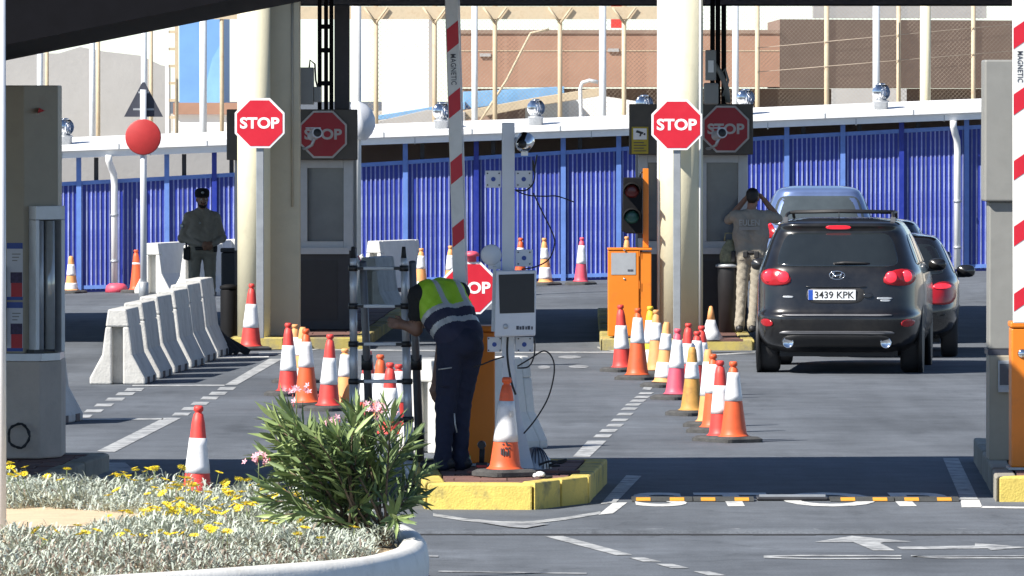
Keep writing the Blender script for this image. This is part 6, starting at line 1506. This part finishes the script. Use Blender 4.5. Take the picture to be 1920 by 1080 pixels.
for x, y, px, py in clumps:
    hgt = .10 + .07 * math.sin(x * 4.1 + 1) * math.sin(y * 2.3) + (.05 if py < 945 else 0); z0 = PZ - .06; dry = py > 1045 - random.uniform(0, 25)
    for k in range(random.randint(14, 19)):
        a = random.uniform(0, 6.28); leaf3(b, Vector((x + random.uniform(-.05, .05), y + random.uniform(-.09, .09), z0 + random.uniform(0, max(hgt, .03)))), a, random.uniform(.1, 1.2), random.uniform(.05, .11), random.uniform(.007, .014), 1 if dry and random.random() < .3 or random.random() < .05 else 0)
    if py < 1040 and random.random() < (.10 if py < 1000 else .06) * (1.9 if math.sin(x * 3.3 + 2) + math.sin(y * 1.7) > .3 else .35): fl.append((x, y, z0 + max(hgt, .05) + random.uniform(.04, .09)))
gc = b.build('silver_ground_cover', ['silver_leaf', 'silver_leaf_dry'], label='silver leaved ground cover with yellow daisies filling the planting bed', cat='ground cover', kind='stuff')
fm = MB()
for k in range(12):
    a = k * math.pi / 6; fm.add([(.006 * math.cos(a), .006 * math.sin(a), 0), (.024 * math.cos(a - .2), .024 * math.sin(a - .2), .006), (.036 * math.cos(a), .036 * math.sin(a), .004), (.024 * math.cos(a + .2), .024 * math.sin(a + .2), .006)], [(0, 1, 2, 3)])
fm.lathe([(.010, -.002), (.009, .006), (0, .009)], 8, mi=1); fm.tube((0, 0, 0), (.01, .0, -.16), .0025, .003, n=5, mi=2)
M('stem_green', (.16, .20, .09), .8, var=.2)
fmm = fm.mesh('flower', ['flower_yellow', 'flower_orange', 'stem_green'])
for x, y, z in fl[:290]: o = inst(fmm, 'flower', gc, (x, y, z), (random.uniform(-.2, .75), random.uniform(-.4, .4), random.uniform(0, 6)), (random.uniform(.75, 1.15),) * 3)
# ---------------- oleander
M('oleander_leaf', (.175, .25, .10), .5, var=.35, scale=3, spec=.4, rand=.25); M('oleander_leaf_young', (.30, .385, .15), .5, var=.25, scale=4, rand=.2); M('bark', (.14, .10, .07), .9, var=.25); M('petal_pink', (.72, .36, .42), .6, var=.2, scale=30); M('bud_red', (.35, .07, .07), .6)
ox, oy = X_(668, 50.6), 50.9
ol = thing('oleander', 'green oleander bush with pink blossoms at the rim of the planting bed', 'shrub', (ox, oy, PZ - .05))
random.seed(77)
LV = MB().add([(0, 0, 0), (.012, .05, .006), (.0125, .09, .010), (0, .16, .004), (-.0125, .09, .010), (-.012, .05, .006), (0, .05, -.001), (0, .09, .002)], [(0, 1, 6), (0, 6, 5), (1, 2, 7, 6), (5, 6, 7, 4), (2, 3, 7), (4, 7, 3)], 0, True)
lm = [LV.mesh('leaf', 'oleander_leaf'), LV.mesh('leaf', 'oleander_leaf_young')]
leaves = []; tips = []; sb = MB()
def lf(p, d, up, sc, young):
    leaves.append((Vector(p), Vector(d).normalized(), Vector(up), sc, young))
stems = []
for k in range(46):
    # tip targets over the bush outline (pixel envelope -> local metres at oy)
    tpx = random.uniform(490, 795); env = np.interp(tpx, [470, 500, 540, 590, 640, 700, 750, 790, 810], [890, 800, 745, 790, 770, 740, 770, 860, 930]); tpy = random.uniform(env, 985) if k > 20 else env + random.uniform(0, 60)
    Yt_ = oy + random.uniform(-.45, .45); tp = at(tpx, tpy, Yt_) - Vector((ox, oy, PZ - .05)); bs = Vector((random.uniform(-.10, .22), random.uniform(-.12, .12), 0)); 
    mid = bs.lerp(tp, .5) + Vector((0, 0, .08)); P = [bs, bs.lerp(mid, .5) + Vector((0, 0, .03)), mid, mid.lerp(tp, .5) + Vector((0, 0, .02)), tp]
    sb.path(P, [.009, .008, .007, .005, .0035], 5)
    L = (tp - bs).length; nw = max(4, int(L / .055))
    for j in range(nw):
        u = .22 + .78 * (j + random.random() * .5) / nw; f = min(u, .999) * 4; i = int(f); q = P[i].lerp(P[i + 1], f - i); ax_ = (P[i + 1] - P[i]).normalized()
        if u < .4 and random.random() < .5: continue
        a0_ = random.uniform(0, 6.28)
        for w_ in range(3):
            a = a0_ + w_ * 2.094; e1 = ax_.orthogonal().normalized(); e2 = ax_.cross(e1); rdl = e1 * math.cos(a) + e2 * math.sin(a); op = random.uniform(.6, 1.5) if u < .85 else random.uniform(1.2, 2.4)
            lf(q, rdl + ax_ * op + Vector((0, 0, random.uniform(-.25, .1))), ax_, random.uniform(.75, 1.3), u > .75 and random.random() < .45)
    tips.append((tp, (P[4] - P[3]).normalized()))
sb.build('stems', 'bark', ol)
def lmat(p, d, up, sc):
    z = (up - d * up.dot(d)); z = z.normalized() if z.length > 1e-4 else d.orthogonal().normalized(); x = d.cross(z); return Matrix(((x.x, d.x, z.x, p.x), (x.y, d.y, z.y, p.y), (x.z, d.z, z.z, p.z), (0, 0, 0, 1))) @ Matrix.Scale(sc, 4)
leaves.sort(key=lambda l: (l[0].y - .6 * (abs(l[0].x) + l[0].z)))
fb = MB()
for i, (p_, d_, u_, sc, yg) in enumerate(leaves):
    Mx = lmat(p_, d_, u_, sc)
    if i < 290:
        o = bpy.data.objects.new('leaf', lm[1 if yg else 0]); COL.objects.link(o); o.parent = ol; o.matrix_basis = Mx
    else: fb.add([Mx @ Vector(v) for v in LV.v], [list(f) for f in LV.f], 1 if yg else 0, True)
fb.build('foliage', ['oleander_leaf', 'oleander_leaf_young'], ol, kind='stuff')
for px, py, n in ((485, 858, 10), (556, 734, 11), (704, 768, 18), (615, 795, 8)):
    c_ = at(px, py, oy - .1) - Vector((ox, oy, PZ - .05)); bb = MB(); 
    for k in range(n):
        q = c_ + Vector((random.gauss(0, .035), random.gauss(0, .035), random.gauss(0, .022))); a0_ = random.uniform(0, 6); nrm = Vector((random.gauss(0, .6), -.8, .7)).normalized(); e1 = nrm.orthogonal().normalized(); e2 = nrm.cross(e1)
        for w_ in range(5):
            a = a0_ + w_ * 1.2566; r_ = lambda aa, rr_: q + (e1 * math.cos(aa) + e2 * math.sin(aa)) * rr_ + nrm * rr_ * .35
            bb.add([q, r_(a - .45, .014), r_(a, .024), r_(a + .45, .014)], [(0, 1, 2, 3)], 0)
        if k % 3 == 0: bb.lathe([(0, -.012), (.005, -.004), (.004, .006), (0, .014)], 6, q + Vector((random.gauss(0, .02), -.01, -.025)), mi=1)
    bb.tube(c_ + Vector((0, 0, -.14)), c_ + Vector((0, 0, -.01)), .004, n=5, mi=2); bb.build('blossom', ['petal_pink', 'bud_red', 'stem_green'], ol)
